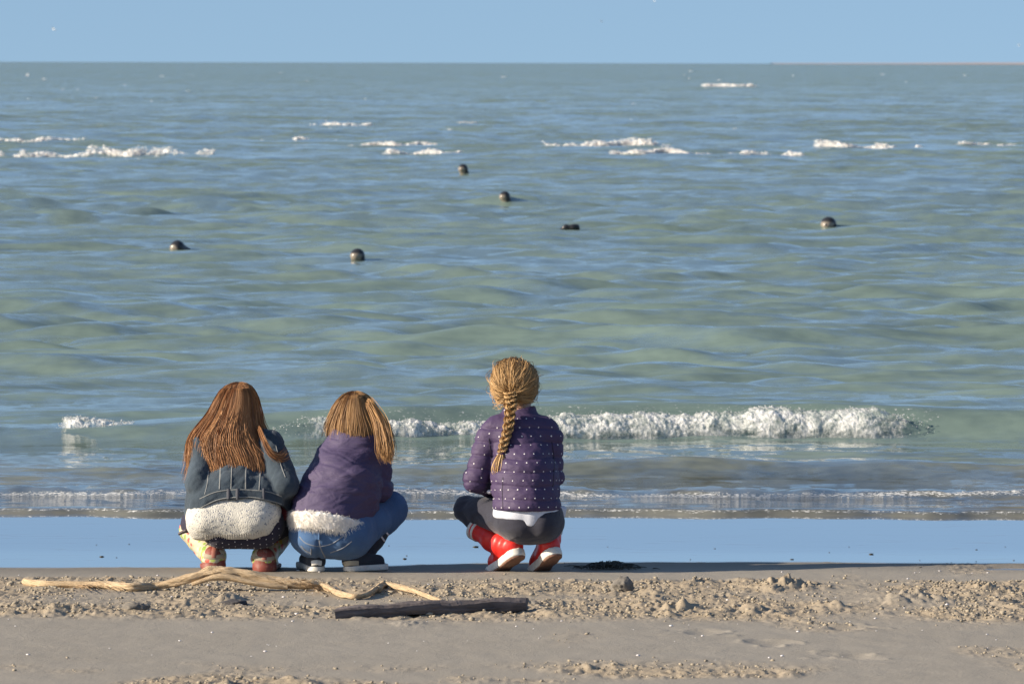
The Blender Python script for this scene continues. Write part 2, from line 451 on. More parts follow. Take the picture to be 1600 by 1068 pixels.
# ================================================================== THE BEACH
ymin, ymax = 18.4, 26.0
yd = np.linspace(ymin, ymax, 400)
ycoord = np.concatenate([[-80, -30, 0, 8, 12, 15, 17], np.linspace(17.4, 18.3, 8), yd, np.linspace(26.1, 29.5, 40), [30, 32, 36, 45, 60]])
xd = np.linspace(-2.75, 2.75, 800)
xo = 2.75 * 1.5 ** np.arange(1, 15)
xcoord = np.concatenate([-xo[::-1], xd, xo])
BY, BX = np.meshgrid(ycoord, xcoord, indexing='ij')
def pyline(py, Yapprox=None): return gp(800, py).y
Y970, Y1035, Y900 = pyline(968), pyline(1036), pyline(902)
def rough_mask(x, y):
    n = 0.5 + 0.8 * fbm(x * 1.1, y * 0.8, 0.0, 3)
    edge = 0.35 * noise3(x * 0.8, y * 0.5, 7)
    b1 = sstep(Y970 - 0.25, Y970 + 0.35, y + edge * 0.6) * (1 - sstep(Y900 - 0.25, Y900 + 0.05, y + 0.25 * edge))
    b2 = 1 - sstep(Y1035 - 0.5, Y1035 + 0.25, y + edge)
    b2 = b2 * sstep(0.35, 0.75, n + 0.1)
    sp = sstep(0.62, 0.85, 0.5 + 0.7 * noise3(x * 2.3, y * 1.0, 21)) * 0.5 * sstep(-0.5, 1.0, x)
    return np.clip(b1 * sstep(0.12, 0.62, n) + 0.35 * b1 + b2 + sp * (1 - b1), 0, 1)
BR = [tuple(gp(a, b))[:2] for a, b in ((38, 915), (175, 919), (345, 921), (508, 922), (555, 937), (600, 926), (691, 944))]
MOUNDS = [tuple(gp(a, b))[:2] + (s_, h_) for a, b, s_, h_ in ((1232, 918, .11, .050), (1420, 938, .12, .040), (1060, 950, .10, .030), (1540, 922, .10, .032), (640, 975, .08, .018), (100, 955, .12, .025))]
DENTS = [tuple(gp(a, b))[:2] for a, b in ((1322, 980), (1205, 1003), (1335, 1024), (1098, 988))]
def sand_bump(x, y):
    m = rough_mask(x, y)
    cl = np.abs(noise3(x * 4.5, y * 2.2, 1.0)) * 0.020 + np.abs(noise3(x * 13, y * 7, 2.0)) * 0.018 + np.abs(noise3(x * 33, y * 18, 3.0)) * 0.016 + np.abs(noise3(x * 62, y * 34, 3.5)) * 0.008
    pk = sstep(0.35, 0.80, noise3(x * 6, y * 3.0, 9.0)) * 0.030
    dist = np.full(np.shape(x), 9.0)
    for (ax_, ay_), (bx_, by_) in zip(BR[:-1], BR[1:]):
        t_ = np.clip(((x - ax_) * (bx_ - ax_) + (y - ay_) * (by_ - ay_)) / ((bx_ - ax_) ** 2 + (by_ - ay_) ** 2), 0, 1)
        dist = np.minimum(dist, np.sqrt((x - ax_ - t_ * (bx_ - ax_)) ** 2 + ((y - ay_ - t_ * (by_ - ay_)) * 0.7) ** 2))
    wood = 1 - 0.9 * np.exp(-(dist / 0.13) ** 2)
    dent = 0.0
    for dx_, dy_ in DENTS:
        d_ = np.sqrt(((x - dx_) / 0.06) ** 2 + ((y - dy_) / 0.10) ** 2) * (1 + 0.7 * noise3(x * 9, y * 7, dx_ * 5))
        dent = dent - 0.011 * np.exp(-d_ ** 2) + 0.010 * np.exp(-((d_ - 1.5) / 0.4) ** 2) * np.maximum(0, noise3(x * 14, y * 9, 2.2) + .2)
    for mx_, my_, ms_, mh_ in MOUNDS:
        e_ = np.exp(-(((x - mx_) / ms_) ** 2 + ((y - my_) / (ms_ * 1.3)) ** 2))
        dent = dent + e_ * mh_ * (0.35 + 1.1 * np.abs(noise3(x * 16, y * 9, 5.0)) + 0.7 * np.abs(noise3(x * 38, y * 21, 6.0)))
    return dent + m * (cl + pk - 0.012) * 0.85 * wood + 0.006 * noise3(x * 0.9, y * 0.7, 4.0) * sstep(25.2, 24.0, y) + (1 - m) * 0.0016 * fbm(x * 9, y * 5, 0, 2)
def wet_line(x): return 25.00 + 0.07 * x + 0.27 * sstep(-0.9, 0.2, x) * (1 - 0.6 * sstep(1.1, 2.1, x)) + 0.06 * noise3(x * 0.9, 0.4, 2.0) + 0.02 * noise3(x * 4, 0.1, 5.0) 
near_x = 1 - sstep(2.6, 3.5, np.abs(BX)); near_y = sstep(17.4, 18.4, BY) * (1 - sstep(25.2, 25.6, BY))
bump_h = sand_bump(BX, BY) * near_x * near_y
BZ = beach_z(BY) + bump_h
wetd = BY - wet_line(BX)
pud = np.exp(-(((BX - 2.16) / 0.20) ** 2 + ((BY - 24.98) / 0.12) ** 2)) + 0.8 * np.exp(-(((BX - 0.78) / 0.05) ** 2 + ((BY - 24.75) / 0.04) ** 2))
wet = np.maximum(sstep(-0.03, 0.07, wetd), sstep(0.45, 0.6, pud))
BZ = BZ - 0.012 * sstep(0.3, 0.6, pud) - bump_h * wet
damp = sstep(-0.75, -0.02, wetd)
dry = rough_mask(BX, BY) * near_x * near_y

M = Mat('beach_sand')
g1 = M.noise(420, 2, 0.6); g2 = M.noise(2.2, 4, 0.6); g3 = M.noise(70, 3, 0.6)
smooth_c = M.mix(g2, (0.300, 0.270, 0.220), (0.365, 0.332, 0.278))
dry_c = M.mix(g3, (0.30, 0.245, 0.170), (0.44, 0.365, 0.265))
c = M.mix(M.attr('dry'), smooth_c, dry_c)
c = M.mix(M.math('MULTIPLY', M.attr('damp'), 0.55), c, (0.125, 0.115, 0.100))
c = M.mix(M.attr('wet'), c, (0.560, 0.560, 0.550))
M.p.inputs['Coat Roughness'].default_value = 0.04; M.p.inputs['Coat IOR'].default_value = 1.6
c = M.mix(M.ramp(g1, [(0.35, 0.0), (0.75, 0.45)]), c, M.mix(0.5, c, (0.02, 0.02, 0.02)))
film = M.noise(1.6, 3, 0.5, M.pos((0.30, 2.2, 1)))
fl_ = M.math('ABSOLUTE', M.math('SUBTRACT', film, 0.5)); fline = M.ramp(fl_, [(0.0, 1.0), (0.006, 0.0)]); thin = M.ramp(M.noise(2.3, 4, 0.6, M.pos((0.25, 2.6, 1))), [(0.48, 0.0), (0.70, 0.6)])
grain = M.math('MULTIPLY', M.math('ADD', M.math('MULTIPLY', g1, 0.5), g3), M.math('SUBTRACT', 1.0, M.attr('wet')))
h = M.math('ADD', grain, M.math('MULTIPLY', film, 0.05))
wr = M.math('ADD', M.ramp(M.attr('wet'), [(0.0, 0.75), (0.35, 0.30), (0.8, 0.03)]), M.math('MULTIPLY', thin, 0.10))
M.link(M.math('MULTIPLY', M.attr('wet'), M.math('SUBTRACT', 1.0, M.math('MULTIPLY', fline, 0.8))), M.p.inputs['Coat Weight'])
M.link(M.math('MULTIPLY', M.attr('wet'), 0.75), M.p.inputs['Metallic'])
M.set(Base_Color=c, Roughness=wr, Normal=M.bump(h, 0.45, 0.006), IOR=1.55)
M.link(M.ramp(M.attr('wet'), [(0.0, 0.25), (0.6, 0.5)]), M.p.inputs['Specular IOR Level'])
SAND = M.m
beach = mesh_np('beach_sand', np.stack([BX, BY, BZ], -1).reshape(-1, 3), grid_faces(len(ycoord), len(xcoord)), SAND,
                attrs={'dry': dry.ravel(), 'wet': wet.ravel(), 'damp': damp.ravel()})
tag(beach, kind='structure')
def sand_at(x, y): return float(beach_z(y)) + float(sand_bump(np.array(x), np.array(y)))
def sand_top(x, y, r=0.02):
    return max(sand_at(x + a, y + b) for a in (-r, 0, r) for b in (-r, 0, r))

# far low coast on the right of the horizon
xs = np.linspace(700, 2600, 160); zs = 2.0 + 3.2 * sstep(700, 1500, xs) * (0.8 + 0.4 * noise3(xs * 0.004, 0.3, 0.1))
prof = np.stack([xs, np.full_like(xs, 16000.0), zs], -1)
V = np.concatenate([np.stack([xs, np.full_like(xs, 15850.0), 0 * xs - 1], -1), prof, np.stack([xs, np.full_like(xs, 16300.0), 0 * xs - 1], -1)])
M = Mat('far_coast_sand'); nn = M.noise(0.01, 3)
M.set(Base_Color=M.mix(nn, (0.36, 0.28, 0.26), (0.44, 0.36, 0.33)), Roughness=0.9)
tag(mesh_np('distant_coast', V, grid_faces(3, len(xs)), M.m), kind='structure')
# ================================================================== helpers for bodies and clothes: distance fields meshed with surface nets
YG = 24.65                                    # depth of the children's heels
SC = FPX / YG                                 # pixels of the photograph per metre there
def Q(px, py, dy=0.0):                        # photograph pixel + depth behind the heels -> world
    return np.array(W(px, py, YG + dy))
def r_(px): return px / SC
class Field:
    def __init__(s, lo, hi, h):
        s.h = h; s.lo = np.array(lo, float)
        s.n = np.ceil((np.array(hi) - s.lo) / h).astype(int) + 1
        s.F = np.full(s.n, 1.0)
        s.ax = [s.lo[i] + h * np.arange(s.n[i]) for i in range(3)]
    def _blk(s, lo, hi, m):
        a = np.clip(np.floor((lo - m - s.lo) / s.h).astype(int), 0, s.n); b = np.clip(np.ceil((hi + m - s.lo) / s.h).astype(int) + 1, 0, s.n)
        sl = tuple(slice(a[i], b[i]) for i in range(3))
        X = s.ax[0][sl[0]][:, None, None]; Y = s.ax[1][sl[1]][None, :, None]; Z = s.ax[2][sl[2]][None, None, :]
        return sl, X, Y, Z
    def _add(s, sl, d, k):
        A = s.F[sl]
        if k <= 0: s.F[sl] = np.minimum(A, d); return
        h = np.clip(0.5 + 0.5 * (A - d) / k, 0, 1)
        s.F[sl] = A + (d - A) * h - k * h * (1 - h)
    def cap(s, a, b, ra, rb=None, k=0.02, fy=1.0):
        """tapered capsule; fy < 1 flattens it in depth"""
        a = np.array(a, float); b = np.array(b, float); rb = ra if rb is None else rb
        R_ = max(ra, rb)
        sl, X, Y, Z = s._blk(np.minimum(a, b) - R_, np.maximum(a, b) + R_, k + 3 * s.h)
        d = b - a; L2 = d @ d + 1e-12
        t = np.clip(((X - a[0]) * d[0] + (Y - a[1]) * d[1] + (Z - a[2]) * d[2]) / L2, 0, 1)
        r = ra + (rb - ra) * t
        D = np.sqrt((X - a[0] - t * d[0]) ** 2 + ((Y - a[1] - t * d[1]) / fy) ** 2 + (Z - a[2] - t * d[2]) ** 2) - r
        s._add(sl, D, k); return s
    def chain(s, pts, rad, k=0.02, fy=1.0):
        for i in range(len(pts) - 1): s.cap(pts[i], pts[i + 1], rad[i], rad[i + 1], k, fy)
        return s
    def ell(s, c, r, k=0.02, ax=None):
        c = np.array(c, float); r = np.array(r, float)
        m = np.full(3, r.max()) if ax is not None else r
        sl, X, Y, Z = s._blk(c - m, c + m, k + 3 * s.h)
        x, y, z = X - c[0], Y - c[1], Z - c[2]
        if ax is not None:
            A = np.array(ax); x, y, z = (x * A[i][0] + y * A[i][1] + z * A[i][2] for i in range(3))
        k0 = np.sqrt((x / r[0]) ** 2 + (y / r[1]) ** 2 + (z / r[2]) ** 2)
        k1 = np.sqrt((x / r[0] ** 2) ** 2 + (y / r[1] ** 2) ** 2 + (z / r[2] ** 2) ** 2) + 1e-9
        s._add(sl, k0 * (k0 - 1) / k1, k); return s
    def slab(s, c, f, n, half_len, rad0, rad1, t, k=0.004):
        """shoe sole: a stadium of half length along f, thickness 2t along n, wider at the toe (rad1) than at the heel (rad0)"""
        c = np.array(c, float); f = np.array(f) / np.linalg.norm(f); n = np.array(n) - f * (np.array(n) @ f); n /= np.linalg.norm(n)
        v = np.cross(n, f)
        R_ = half_len + max(rad0, rad1) + t
        sl, X, Y, Z = s._blk(c - R_, c + R_, 3 * s.h)
        x, y, z = X - c[0], Y - c[1], Z - c[2]
        u = x * f[0] + y * f[1] + z * f[2]; w = x * n[0] + y * n[1] + z * n[2]; vv = x * v[0] + y * v[1] + z * v[2]
        uc = np.clip(u, -half_len, half_len); r = rad0 + (rad1 - rad0) * (uc / half_len + 1) / 2 - 0.006 * np.exp(-(uc / half_len * 3) ** 2)
        d2 = np.sqrt((u - uc) ** 2 + vv ** 2) - r
        dz = np.abs(w) - t
        D = np.minimum(np.maximum(d2, dz), 0) + np.sqrt(np.maximum(d2, 0) ** 2 + np.maximum(dz, 0) ** 2) - 0.002
        s._add(sl, D, k); return s
    def cut(s, fn):                           # keep only where fn(X, Y, Z) < 0
        X = s.ax[0][:, None, None]; Y = s.ax[1][None, :, None]; Z = s.ax[2][None, None, :]
        s.F = np.maximum(s.F, fn(X, Y, Z)); return s
    def mesh(s, relax=2):
        F = s.F; S = F < 0
        c = np.zeros(np.array(F.shape) - 1, int)
        for i in (0, 1):
            for j in (0, 1):
                for k in (0, 1): c += S[i:F.shape[0] - 1 + i, j:F.shape[1] - 1 + j, k:F.shape[2] - 1 + k]
        act = (c > 0) & (c < 8)
        idx = np.full(act.shape, -1); ids = np.argwhere(act); idx[act] = np.arange(len(ids))
        acc = np.zeros((len(ids), 3)); cnt = np.zeros(len(ids))
        for ax in range(3):
            o1, o2 = [a for a in range(3) if a != ax]
            for p in (0, 1):
                for q_ in (0, 1):
                    A = ids.copy(); A[:, o1] += p; A[:, o2] += q_; B = A.copy(); B[:, ax] += 1
                    fa = F[tuple(A.T)]; fb = F[tuple(B.T)]; m = (fa < 0) != (fb < 0)
                    t = np.where(m, fa / np.where(m, fa - fb, 1), 0)
                    pnt = A.astype(float); pnt[:, ax] += t
                    acc[m] += pnt[m]; cnt[m] += 1
        V = s.lo + s.h * acc / cnt[:, None]
        Fs = []
        for ax in range(3):
            o1, o2 = (ax + 1) % 3, (ax + 2) % 3
            sh = list(F.shape); sh[ax] -= 1
            a = [slice(0, n) for n in F.shape]; b = list(a); a[ax] = slice(0, F.shape[ax] - 1); b[ax] = slice(1, None)
            sa, sb = S[tuple(a)], S[tuple(b)]
            e = np.argwhere(sa != sb)
            e = e[(e[:, o1] > 0) & (e[:, o2] > 0) & (e[:, o1] < F.shape[o1] - 1) & (e[:, o2] < F.shape[o2] - 1)]
            if not len(e): continue
            fl = sa[tuple(e.T)]
            def g(d1, d2):
                x = e.copy(); x[:, o1] += d1; x[:, o2] += d2; return idx[tuple(x.T)]
            qd = np.stack([g(-1, -1), g(0, -1), g(0, 0), g(-1, 0)], 1)
            qd[~fl] = qd[~fl][:, ::-1]
            Fs.append(qd)
        Fq = np.concatenate(Fs)
        for _ in range(relax):
            acc = np.zeros_like(V); n = np.zeros(len(V))
            for k in range(4):
                i, j = Fq[:, k], Fq[:, (k + 1) % 4]
                np.add.at(acc, i, V[j]); np.add.at(acc, j, V[i]); np.add.at(n, i, 1); np.add.at(n, j, 1)
            V = 0.5 * V + 0.5 * acc / n[:, None]
        return V, Fq
def build(name, field, mat, parent, disp=None, relax=2):
    V, F = field.mesh(relax)
    if disp is not None:
        N = vnormals(V, F)
        V = V + N * disp(V, N)[:, None]
    o = mesh_np(name, V, F, mat)
    o['_tmp'] = 1; del o['_tmp']
    reparent(o, parent)
    return o, BVHTree.FromPolygons([tuple(v) for v in V], [tuple(f) for f in F])
def folds(V, rot, sx, sy, sz, amp, seed=0.0, oct=3):
    """cloth folds: ridged noise stretched along one direction of the back (rot turns it in the x-z plane)"""
    c, s_ = math.cos(rot), math.sin(rot)
    x = c * V[:, 0] + s_ * V[:, 2]; z = -s_ * V[:, 0] + c * V[:, 2]
    n = fbm(x * sx + seed, V[:, 1] * sy, z * sz - seed, oct)
    return amp * (0.6 * n - 0.9 * np.maximum(0, 0.22 - np.abs(n)) )
def tube(pts, rad, sides=8, nseg=None, cap=True):
    P = np.array(pts, float); n = len(P); rad = np.broadcast_to(np.asarray(rad, float), (n,))
    T = np.gradient(P, axis=0); T /= np.linalg.norm(T, axis=1)[:, None]
    ref = np.array([0, 1.0, 0.01]); A = np.cross(T, ref); A /= np.linalg.norm(A, axis=1)[:, None] + 1e-9
    B = np.cross(T, A)
    th = np.arange(sides) * 2 * math.pi / sides
    V = P[:, None] + rad[:, None, None] * (np.cos(th)[None, :, None] * A[:, None] + np.sin(th)[None, :, None] * B[:, None])
    i = np.arange(n - 1)[:, None] * sides; j = np.arange(sides)[None]; j2 = (j + 1) % sides
    F = np.stack([i + j, i + j2, i + sides + j2, i + sides + j], -1).reshape(-1, 4)
    return V.reshape(-1, 3), F[:, ::-1]
def strands(C, Rr, sides=3):
    """many thin tapered hairs at once: C (n, s, 3) centre lines, Rr (n, s) radii"""
    n, s = C.shape[:2]
    T = np.gradient(C, axis=1); T /= np.linalg.norm(T, axis=2)[..., None] + 1e-9
    A = np.cross(T, np.array([0.05, 1.0, 0.1])); A /= np.linalg.norm(A, axis=2)[..., None] + 1e-9
    B = np.cross(T, A)
    if sides == 2:                        # fine hair: a narrow strip, each turned its own way
        w = np.random.default_rng(n).uniform(-0.9, 0.9, (n, 1, 1)); A = np.cos(w) * A + np.sin(w) * B
        V = np.stack([C - A * Rr[..., None], C + A * Rr[..., None]], 2)
        i = (np.arange(n)[:, None] * s + np.arange(s - 1)[None]) * 2
        return V.reshape(-1, 3), np.stack([i, i + 1, i + 3, i + 2], -1).reshape(-1, 4)
    th = np.arange(sides) * 2 * math.pi / sides
    V = C[:, :, None] + Rr[:, :, None, None] * (np.cos(th)[None, None, :, None] * A[:, :, None] + np.sin(th)[None, None, :, None] * B[:, :, None])
    i = (np.arange(n)[:, None, None] * s + np.arange(s - 1)[None, :, None]) * sides; j = np.arange(sides)[None, None]; j2 = (j + 1) % sides
    F = np.stack([i + j, i + j2, i + sides + j2, i + sides + j], -1).reshape(-1, 4)
    return V.reshape(-1, 3), F[:, ::-1]
def smooth_path(pts, n):
    P = np.array(pts, float); m = len(P)
    t = np.linspace(0, m - 1, n); i = np.clip(t.astype(int), 0, m - 2); f = (t - i)[:, None]
    P0 = P[np.maximum(i - 1, 0)]; P1 = P[i]; P2 = P[i + 1]; P3 = P[np.minimum(i + 2, m - 1)]
    return 0.5 * ((2 * P1) + (-P0 + P2) * f + (2 * P0 - 5 * P1 + 4 * P2 - P3) * f ** 2 + (-P0 + 3 * P1 - 3 * P2 + P3) * f ** 3)
def ribbon(name, pix, bvh, width, mat, parent, off=0.002, n=24):
    """a thin strip of cloth (seam, stripe, tab) laid onto a garment along a line seen in the photograph"""
    P = smooth_path([(x, y, 0) for x, y in pix], n)[:, :2]
    T = np.gradient(P, axis=0); T /= np.linalg.norm(T, axis=1)[:, None]
    Nn = np.stack([-T[:, 1], T[:, 0]], 1) * width / 2
    rows = []
    for k in (-1, -0.4, 0.4, 1):
        row = []
        for p, nn in zip(P, Nn):
            x, y = p + nn * k
            d = ray(x, y).normalized()
            h = bvh.ray_cast(CAM + d * 20, d)
            if h[0] is None: row.append(None)
            else: row.append(np.array(h[0] + h[1] * (off if abs(k) < 0.9 else -0.0015)))
        rows.append(row)
    V, F, ok = [], [], []
    ids = {}
    for a in range(4):
        for b in range(n):
            if rows[a][b] is not None: ids[a, b] = len(V); V.append(rows[a][b])
    for a in range(3):
        for b in range(n - 1):
            ks = [(a, b), (a, b + 1), (a + 1, b + 1), (a + 1, b)]
            if all(k in ids for k in ks):
                if np.linalg.norm(V[ids[ks[0]]] - V[ids[ks[1]]]) < 0.05: F.append([ids[k] for k in ks])
    if not F: return None
    o = mesh_np(name, np.array(V), np.array(F), mat)
    return reparent(o, parent)
def dots(name, axis, bvh, pitch, rad, mat, parent, rmax=0.3, taken=None, jitter=0.15, zlim=None):
    """printed dots: staggered round the axis of a garment, each a tiny disc lying on the cloth"""
    taken = [] if taken is None else taken
    V, F = [], []
    P = np.array(axis, float); seg = np.linalg.norm(np.diff(P, axis=0), axis=1); L = seg.sum()
    g = np.random.default_rng(5)
    rows = int(L / (pitch * 0.87)) + 1
    for i in range(rows):
        s = min(i * pitch * 0.87, L - 1e-4); k = 0
        while s > seg[k]: s -= seg[k]; k += 1
        t = (P[k + 1] - P[k]) / seg[k]; c = P[k] + t * s
        a = np.cross(t, (0, 1, 0.02)); a /= np.linalg.norm(a); b = np.cross(t, a)
        ang = (0.5 if i % 2 else 0.0) * 0.3
        while ang < 2 * math.pi:
            d = math.cos(ang) * a + math.sin(ang) * b
            h = bvh.ray_cast(Vector(c + d * rmax), Vector(-d))
            step = 0.3
            if h[0] is not None:
                rr = (np.array(h[0]) - c) @ d
                step = pitch / max(rr, 0.03)
                p = np.array(h[0]); nn = np.array(h[1])
                if rr > 0 and all(np.sum((p - q_) ** 2) > (pitch * 0.72) ** 2 for q_ in taken) and (zlim is None or zlim(p)):
                    taken.append(p)
                    e1 = np.cross(nn, (0.3, 0.2, 1)); e1 /= np.linalg.norm(e1); e2 = np.cross(nn, e1)
                    n0 = len(V); r2 = rad * g.uniform(0.85, 1.1)
                    V.append(p + nn * 0.0022)
                    for q_ in range(8):
                        w = q_ * math.pi / 4
                        V.append(p + nn * 0.0008 + r2 * (math.cos(w) * e1 + math.sin(w) * e2))
                    for q_ in range(8): F.append((n0, n0 + 1 + q_, n0 + 1 + (q_ + 1) % 8))
            ang += step * (1 + jitter * g.normal() * 0.5)
    o = mesh_np(name, np.array(V), np.array(F), mat)
    tag(o, kind='stuff')
    return reparent(o, parent)
def hair_mat(name, dark, mid, light):
    M = Mat(name)
    c = M.ramp(M.math('ADD', M.attr('tone'), M.math('MULTIPLY', M.math('SUBTRACT', M.noise(30, 3, 0.6, M.pos((1, 1, 0.25))), 0.5), 0.30)), [(0.0, dark), (0.5, mid), (1.0, light)])
    M.set(Base_Color=c, Roughness=0.58)
    M.p.inputs['Specular IOR Level'].default_value = 0.35
    return M.m
def strand_object(name, C, Rr, tone, mat, parent, sides=2, extra=None):
    V, F = strands(C, Rr, sides)
    t = np.repeat(tone, C.shape[1] * sides)
    if extra is not None:
        V2, F2, t2 = extra
        F = np.concatenate([F, F2 + len(V)]); V = np.concatenate([V, V2]); t = np.concatenate([t, t2])
    o = mesh_np(name, V, F, mat, attrs={'tone': t})
    return reparent(o, parent)
def falling_hair(name, outline, Yc, depth, tips, n, mat, parent, seed, ytop, clumps=26, nseg=18, rad=0.0009, wav=3.0, fly=0.14, wrap=1.0):
    """loose hair: outline = [(py, left px, right px)], Yc(py), depth(py) the half thickness, tips = [(u, py)] where the lengths end"""
    g = np.random.default_rng(seed)
    ol = np.array(outline, float); tp = np.array(tips, float)
    cu = np.sort(g.random(clumps)); cw = g.normal(0, 1, clumps); cp = g.random(clumps) * 6.28; cl = g.normal(0, 1, clumps); ct = g.random(clumps)
    th = g.random(n) * math.pi                                  # angle round the hair, seen half facing the camera
    u0 = 0.5 - 0.5 * np.cos(th)
    lay = g.random(n) ** 1.6
    ci = np.argmin(np.abs(u0[:, None] - cu[None]), 1)
    yend = np.interp(u0, tp[:, 0], tp[:, 1]) + cl[ci] * 6.5 - 26 * lay * g.random(n) + g.normal(0, 2.5, n)
    t = np.linspace(0, 1, nseg)[None]
    y0 = ytop + 14 * lay[:, None] * g.random((n, 1))
    py = y0 + (yend[:, None] - y0) * t ** 0.9
    Lx = np.interp(py, ol[:, 0], ol[:, 1]); Rx = np.interp(py, ol[:, 0], ol[:, 2])
    pull = 0.55 * np.clip((py - ytop - 30) / 90, 0, 1)
    uu = u0[:, None] + (cu[ci] - u0)[:, None] * pull
    uu = uu + (0.009 * wav) * np.sin(cp[ci][:, None] + py / (20 + 13 * ct[ci][:, None])) * np.clip((py - ytop - 25) / 80, 0, 1) + g.normal(0, 0.018, (n, 1)) + g.normal(0, 0.02, (n, 1)) * t
    uu = np.clip(uu, -0.03, 1.03)
    uc = np.clip(uu, 0, 1)
    px = Lx + (Rx - Lx) * uu + np.where(g.random((n, 1)) < fly, g.normal(0, 7, (n, 1)) * t ** 2, 0)
    D = depth(py) * 2 * np.sqrt(np.clip(uc * (1 - uc), 0, 1))
    inner = 1 - 0.22 * lay[:, None] - 0.06 * np.abs(np.sin(math.pi * (uu * clumps * 0.9)))* np.clip((py - ytop - 35) / 70, 0, 1)
    Yp = YG + Yc(py) - D * inner
    C = np.empty((n, nseg, 3))
    dx = (px - 800) / FPX; dz = -(py - 534) / FPX
    for k in range(3):
        dk = fw[k] + rt[k] * dx + up[k] * dz
        dyv = fw[1] + rt[1] * dx + up[1] * dz
        C[..., k] = CAM[k] + dk * Yp / dyv
    Rr = rad * (1 - 0.75 * t ** 3) * g.uniform(0.7, 1.3, (n, 1)) * np.ones_like(py)
    tone = np.clip(0.47 + 0.16 * cw[ci] + g.normal(0, 0.10, n), 0, 1)
    # the mass of hair under the single strands
    ny, nu = 40, 40
    um = np.linspace(0, 1, nu)[None]; um = 0.5 - 0.5 * np.cos(um * math.pi)
    tm = np.linspace(0.05, 0.9, ny)[:, None]
    pym = ytop + 1.5 + (np.interp(um, tp[:, 0], tp[:, 1]) - 14 - ytop) * tm
    Lm = np.interp(pym, ol[:, 0], ol[:, 1]); Rm = np.interp(pym, ol[:, 0], ol[:, 2])
    pxm = (Lm + Rm) / 2 + (Rm - Lm) * (um - 0.5) * 0.95
    Ym = YG + Yc(pym) - depth(pym) * 0.84 * 2 * np.sqrt(um * (1 - um)) * (1 - 0.10 * np.abs(np.sin(um * 30 + 3 * tm)))
    Vm = np.array([np.array(W(a, b, c)) for a, b, c in zip(pxm.ravel(), pym.ravel(), Ym.ravel())])
    return strand_object(name, C, Rr, tone, mat, parent, extra=(Vm, grid_faces(ny, nu), np.full(len(Vm), 0.12)))

# ------------------------------------------------------------------ materials of the children
M = Mat('skin'); M.set(Base_Color=M.mix(M.noise(14, 2), (0.56, 0.33, 0.24), (0.63, 0.39, 0.29)), Roughness=0.5); M.p.inputs['Subsurface Weight'].default_value = 0.1; M.p.inputs['Subsurface Radius'].default_value = (0.01, 0.004, 0.002); SKIN = M.m
EYE = cloth_mat('eye_white', (0.75, 0.73, 0.70), 0.05, 0.2)
DENIM = cloth_mat('dark_denim', (0.038, 0.056, 0.076), 0.55, 0.9, 240, 0.5, 0.15)
SEAM = cloth_mat('denim_seam', (0.21, 0.22, 0.22), 0.25, 0.9, 300, 0.4)
SEAMD = cloth_mat('denim_tab', (0.075, 0.080, 0.095), 0.3, 0.9, 300, 0.4)
M = Mat('flecked_knit')
v = M.node('ShaderNodeTexVoronoi'); v.inputs['Scale'].default_value = 125; M.link(M.pos((1, 1, 0.8)), v.inputs['Vector'])
fl = M.math('MULTIPLY', M.ramp(v.outputs['Distance'], [(0.16, 1.0), (0.42, 0.0)]), M.ramp(M.noise(48, 2), [(0.44, 0.0), (0.52, 1.0)]))
kn = M.noise(260, 2, 0.5, M.pos((1, 1, 0.35)))
M.set(Base_Color=M.mix(fl, M.mix(M.noise(20, 2), (0.52, 0.51, 0.46), (0.64, 0.62, 0.56)), (0.10, 0.13, 0.20)), Roughness=0.95, Normal=M.bump(kn, 0.6, 0.006)); KNIT = M.m
RIB = cloth_mat('knit_rib', (0.62, 0.59, 0.53), 0.1, 0.95, 120, 0.6, stretch=(3, 1, 0.1))
NAVY = cloth_mat('navy_skirt', (0.022, 0.020, 0.040), 0.3, 0.9)
DOTW = cloth_mat('white_print', (0.70, 0.68, 0.70), 0.05, 0.8)
MAROON = cloth_mat('maroon_lining', (0.14, 0.018, 0.022), 0.2, 0.8)
M = Mat('floral_rubber')
v1 = M.node('ShaderNodeTexVoronoi'); v1.inputs['Scale'].default_value = 38; M.link(M.pos(), v1.inputs['Vector'])
pick = M.node('ShaderNodeSeparateColor'); M.link(v1.outputs['Color'], pick.inputs[0])
petal = M.ramp(M.math('ADD', v1.outputs['Distance'], M.math('MULTIPLY', M.noise(60, 2), 0.3)), [(0.56, 1.0), (0.66, 0.0)])
fcol = M.ramp(pick.outputs[0], [(0.0, (0.22, 0.33, 0.05)), (0.28, (0.55, 0.40, 0.06)), (0.50, (0.55, 0.10, 0.07)), (0.68, (0.34, 0.42, 0.10)), (0.84, (0.62, 0.50, 0.36))], 'CONSTANT')
M.set(Base_Color=M.mix(petal, (0.46, 0.40, 0.28), fcol), Roughness=0.42); FLORAL = M.m
def rubber(name, c, rough=0.35, var=0.12):
    M = Mat(name); n = M.noise(18, 3); c = np.array(c)
    dirt = M.ramp(M.noise(45, 4, 0.7), [(0.52, 0.0), (0.72, 0.5)])
    M.set(Base_Color=M.mix(dirt, M.mix(n, tuple(c * (1 - var)), tuple(c * (1 + var))), (0.27, 0.23, 0.18)), Roughness=rough); return M.m
REDB = Mat('red_rubber'); REDB.set(Base_Color=REDB.mix(REDB.noise(12, 2), (0.60, 0.020, 0.014), (0.70, 0.030, 0.022)), Roughness=0.42, Normal=REDB.bump(REDB.noise(25, 2), 0.15, 0.01)); REDB = REDB.m
REDS = rubber('worn_red_sole', (0.20, 0.042, 0.028), 0.6)
PINKS = rubber('dusty_red_strap', (0.28, 0.095, 0.065), 0.6)
WHITER = rubber('white_rubber', (0.68, 0.66, 0.60), 0.5, 0.05)
BROWNS = rubber('sandy_brown_sole', (0.20, 0.10, 0.065), 0.8, 0.35)
M = Mat('purple_nylon')
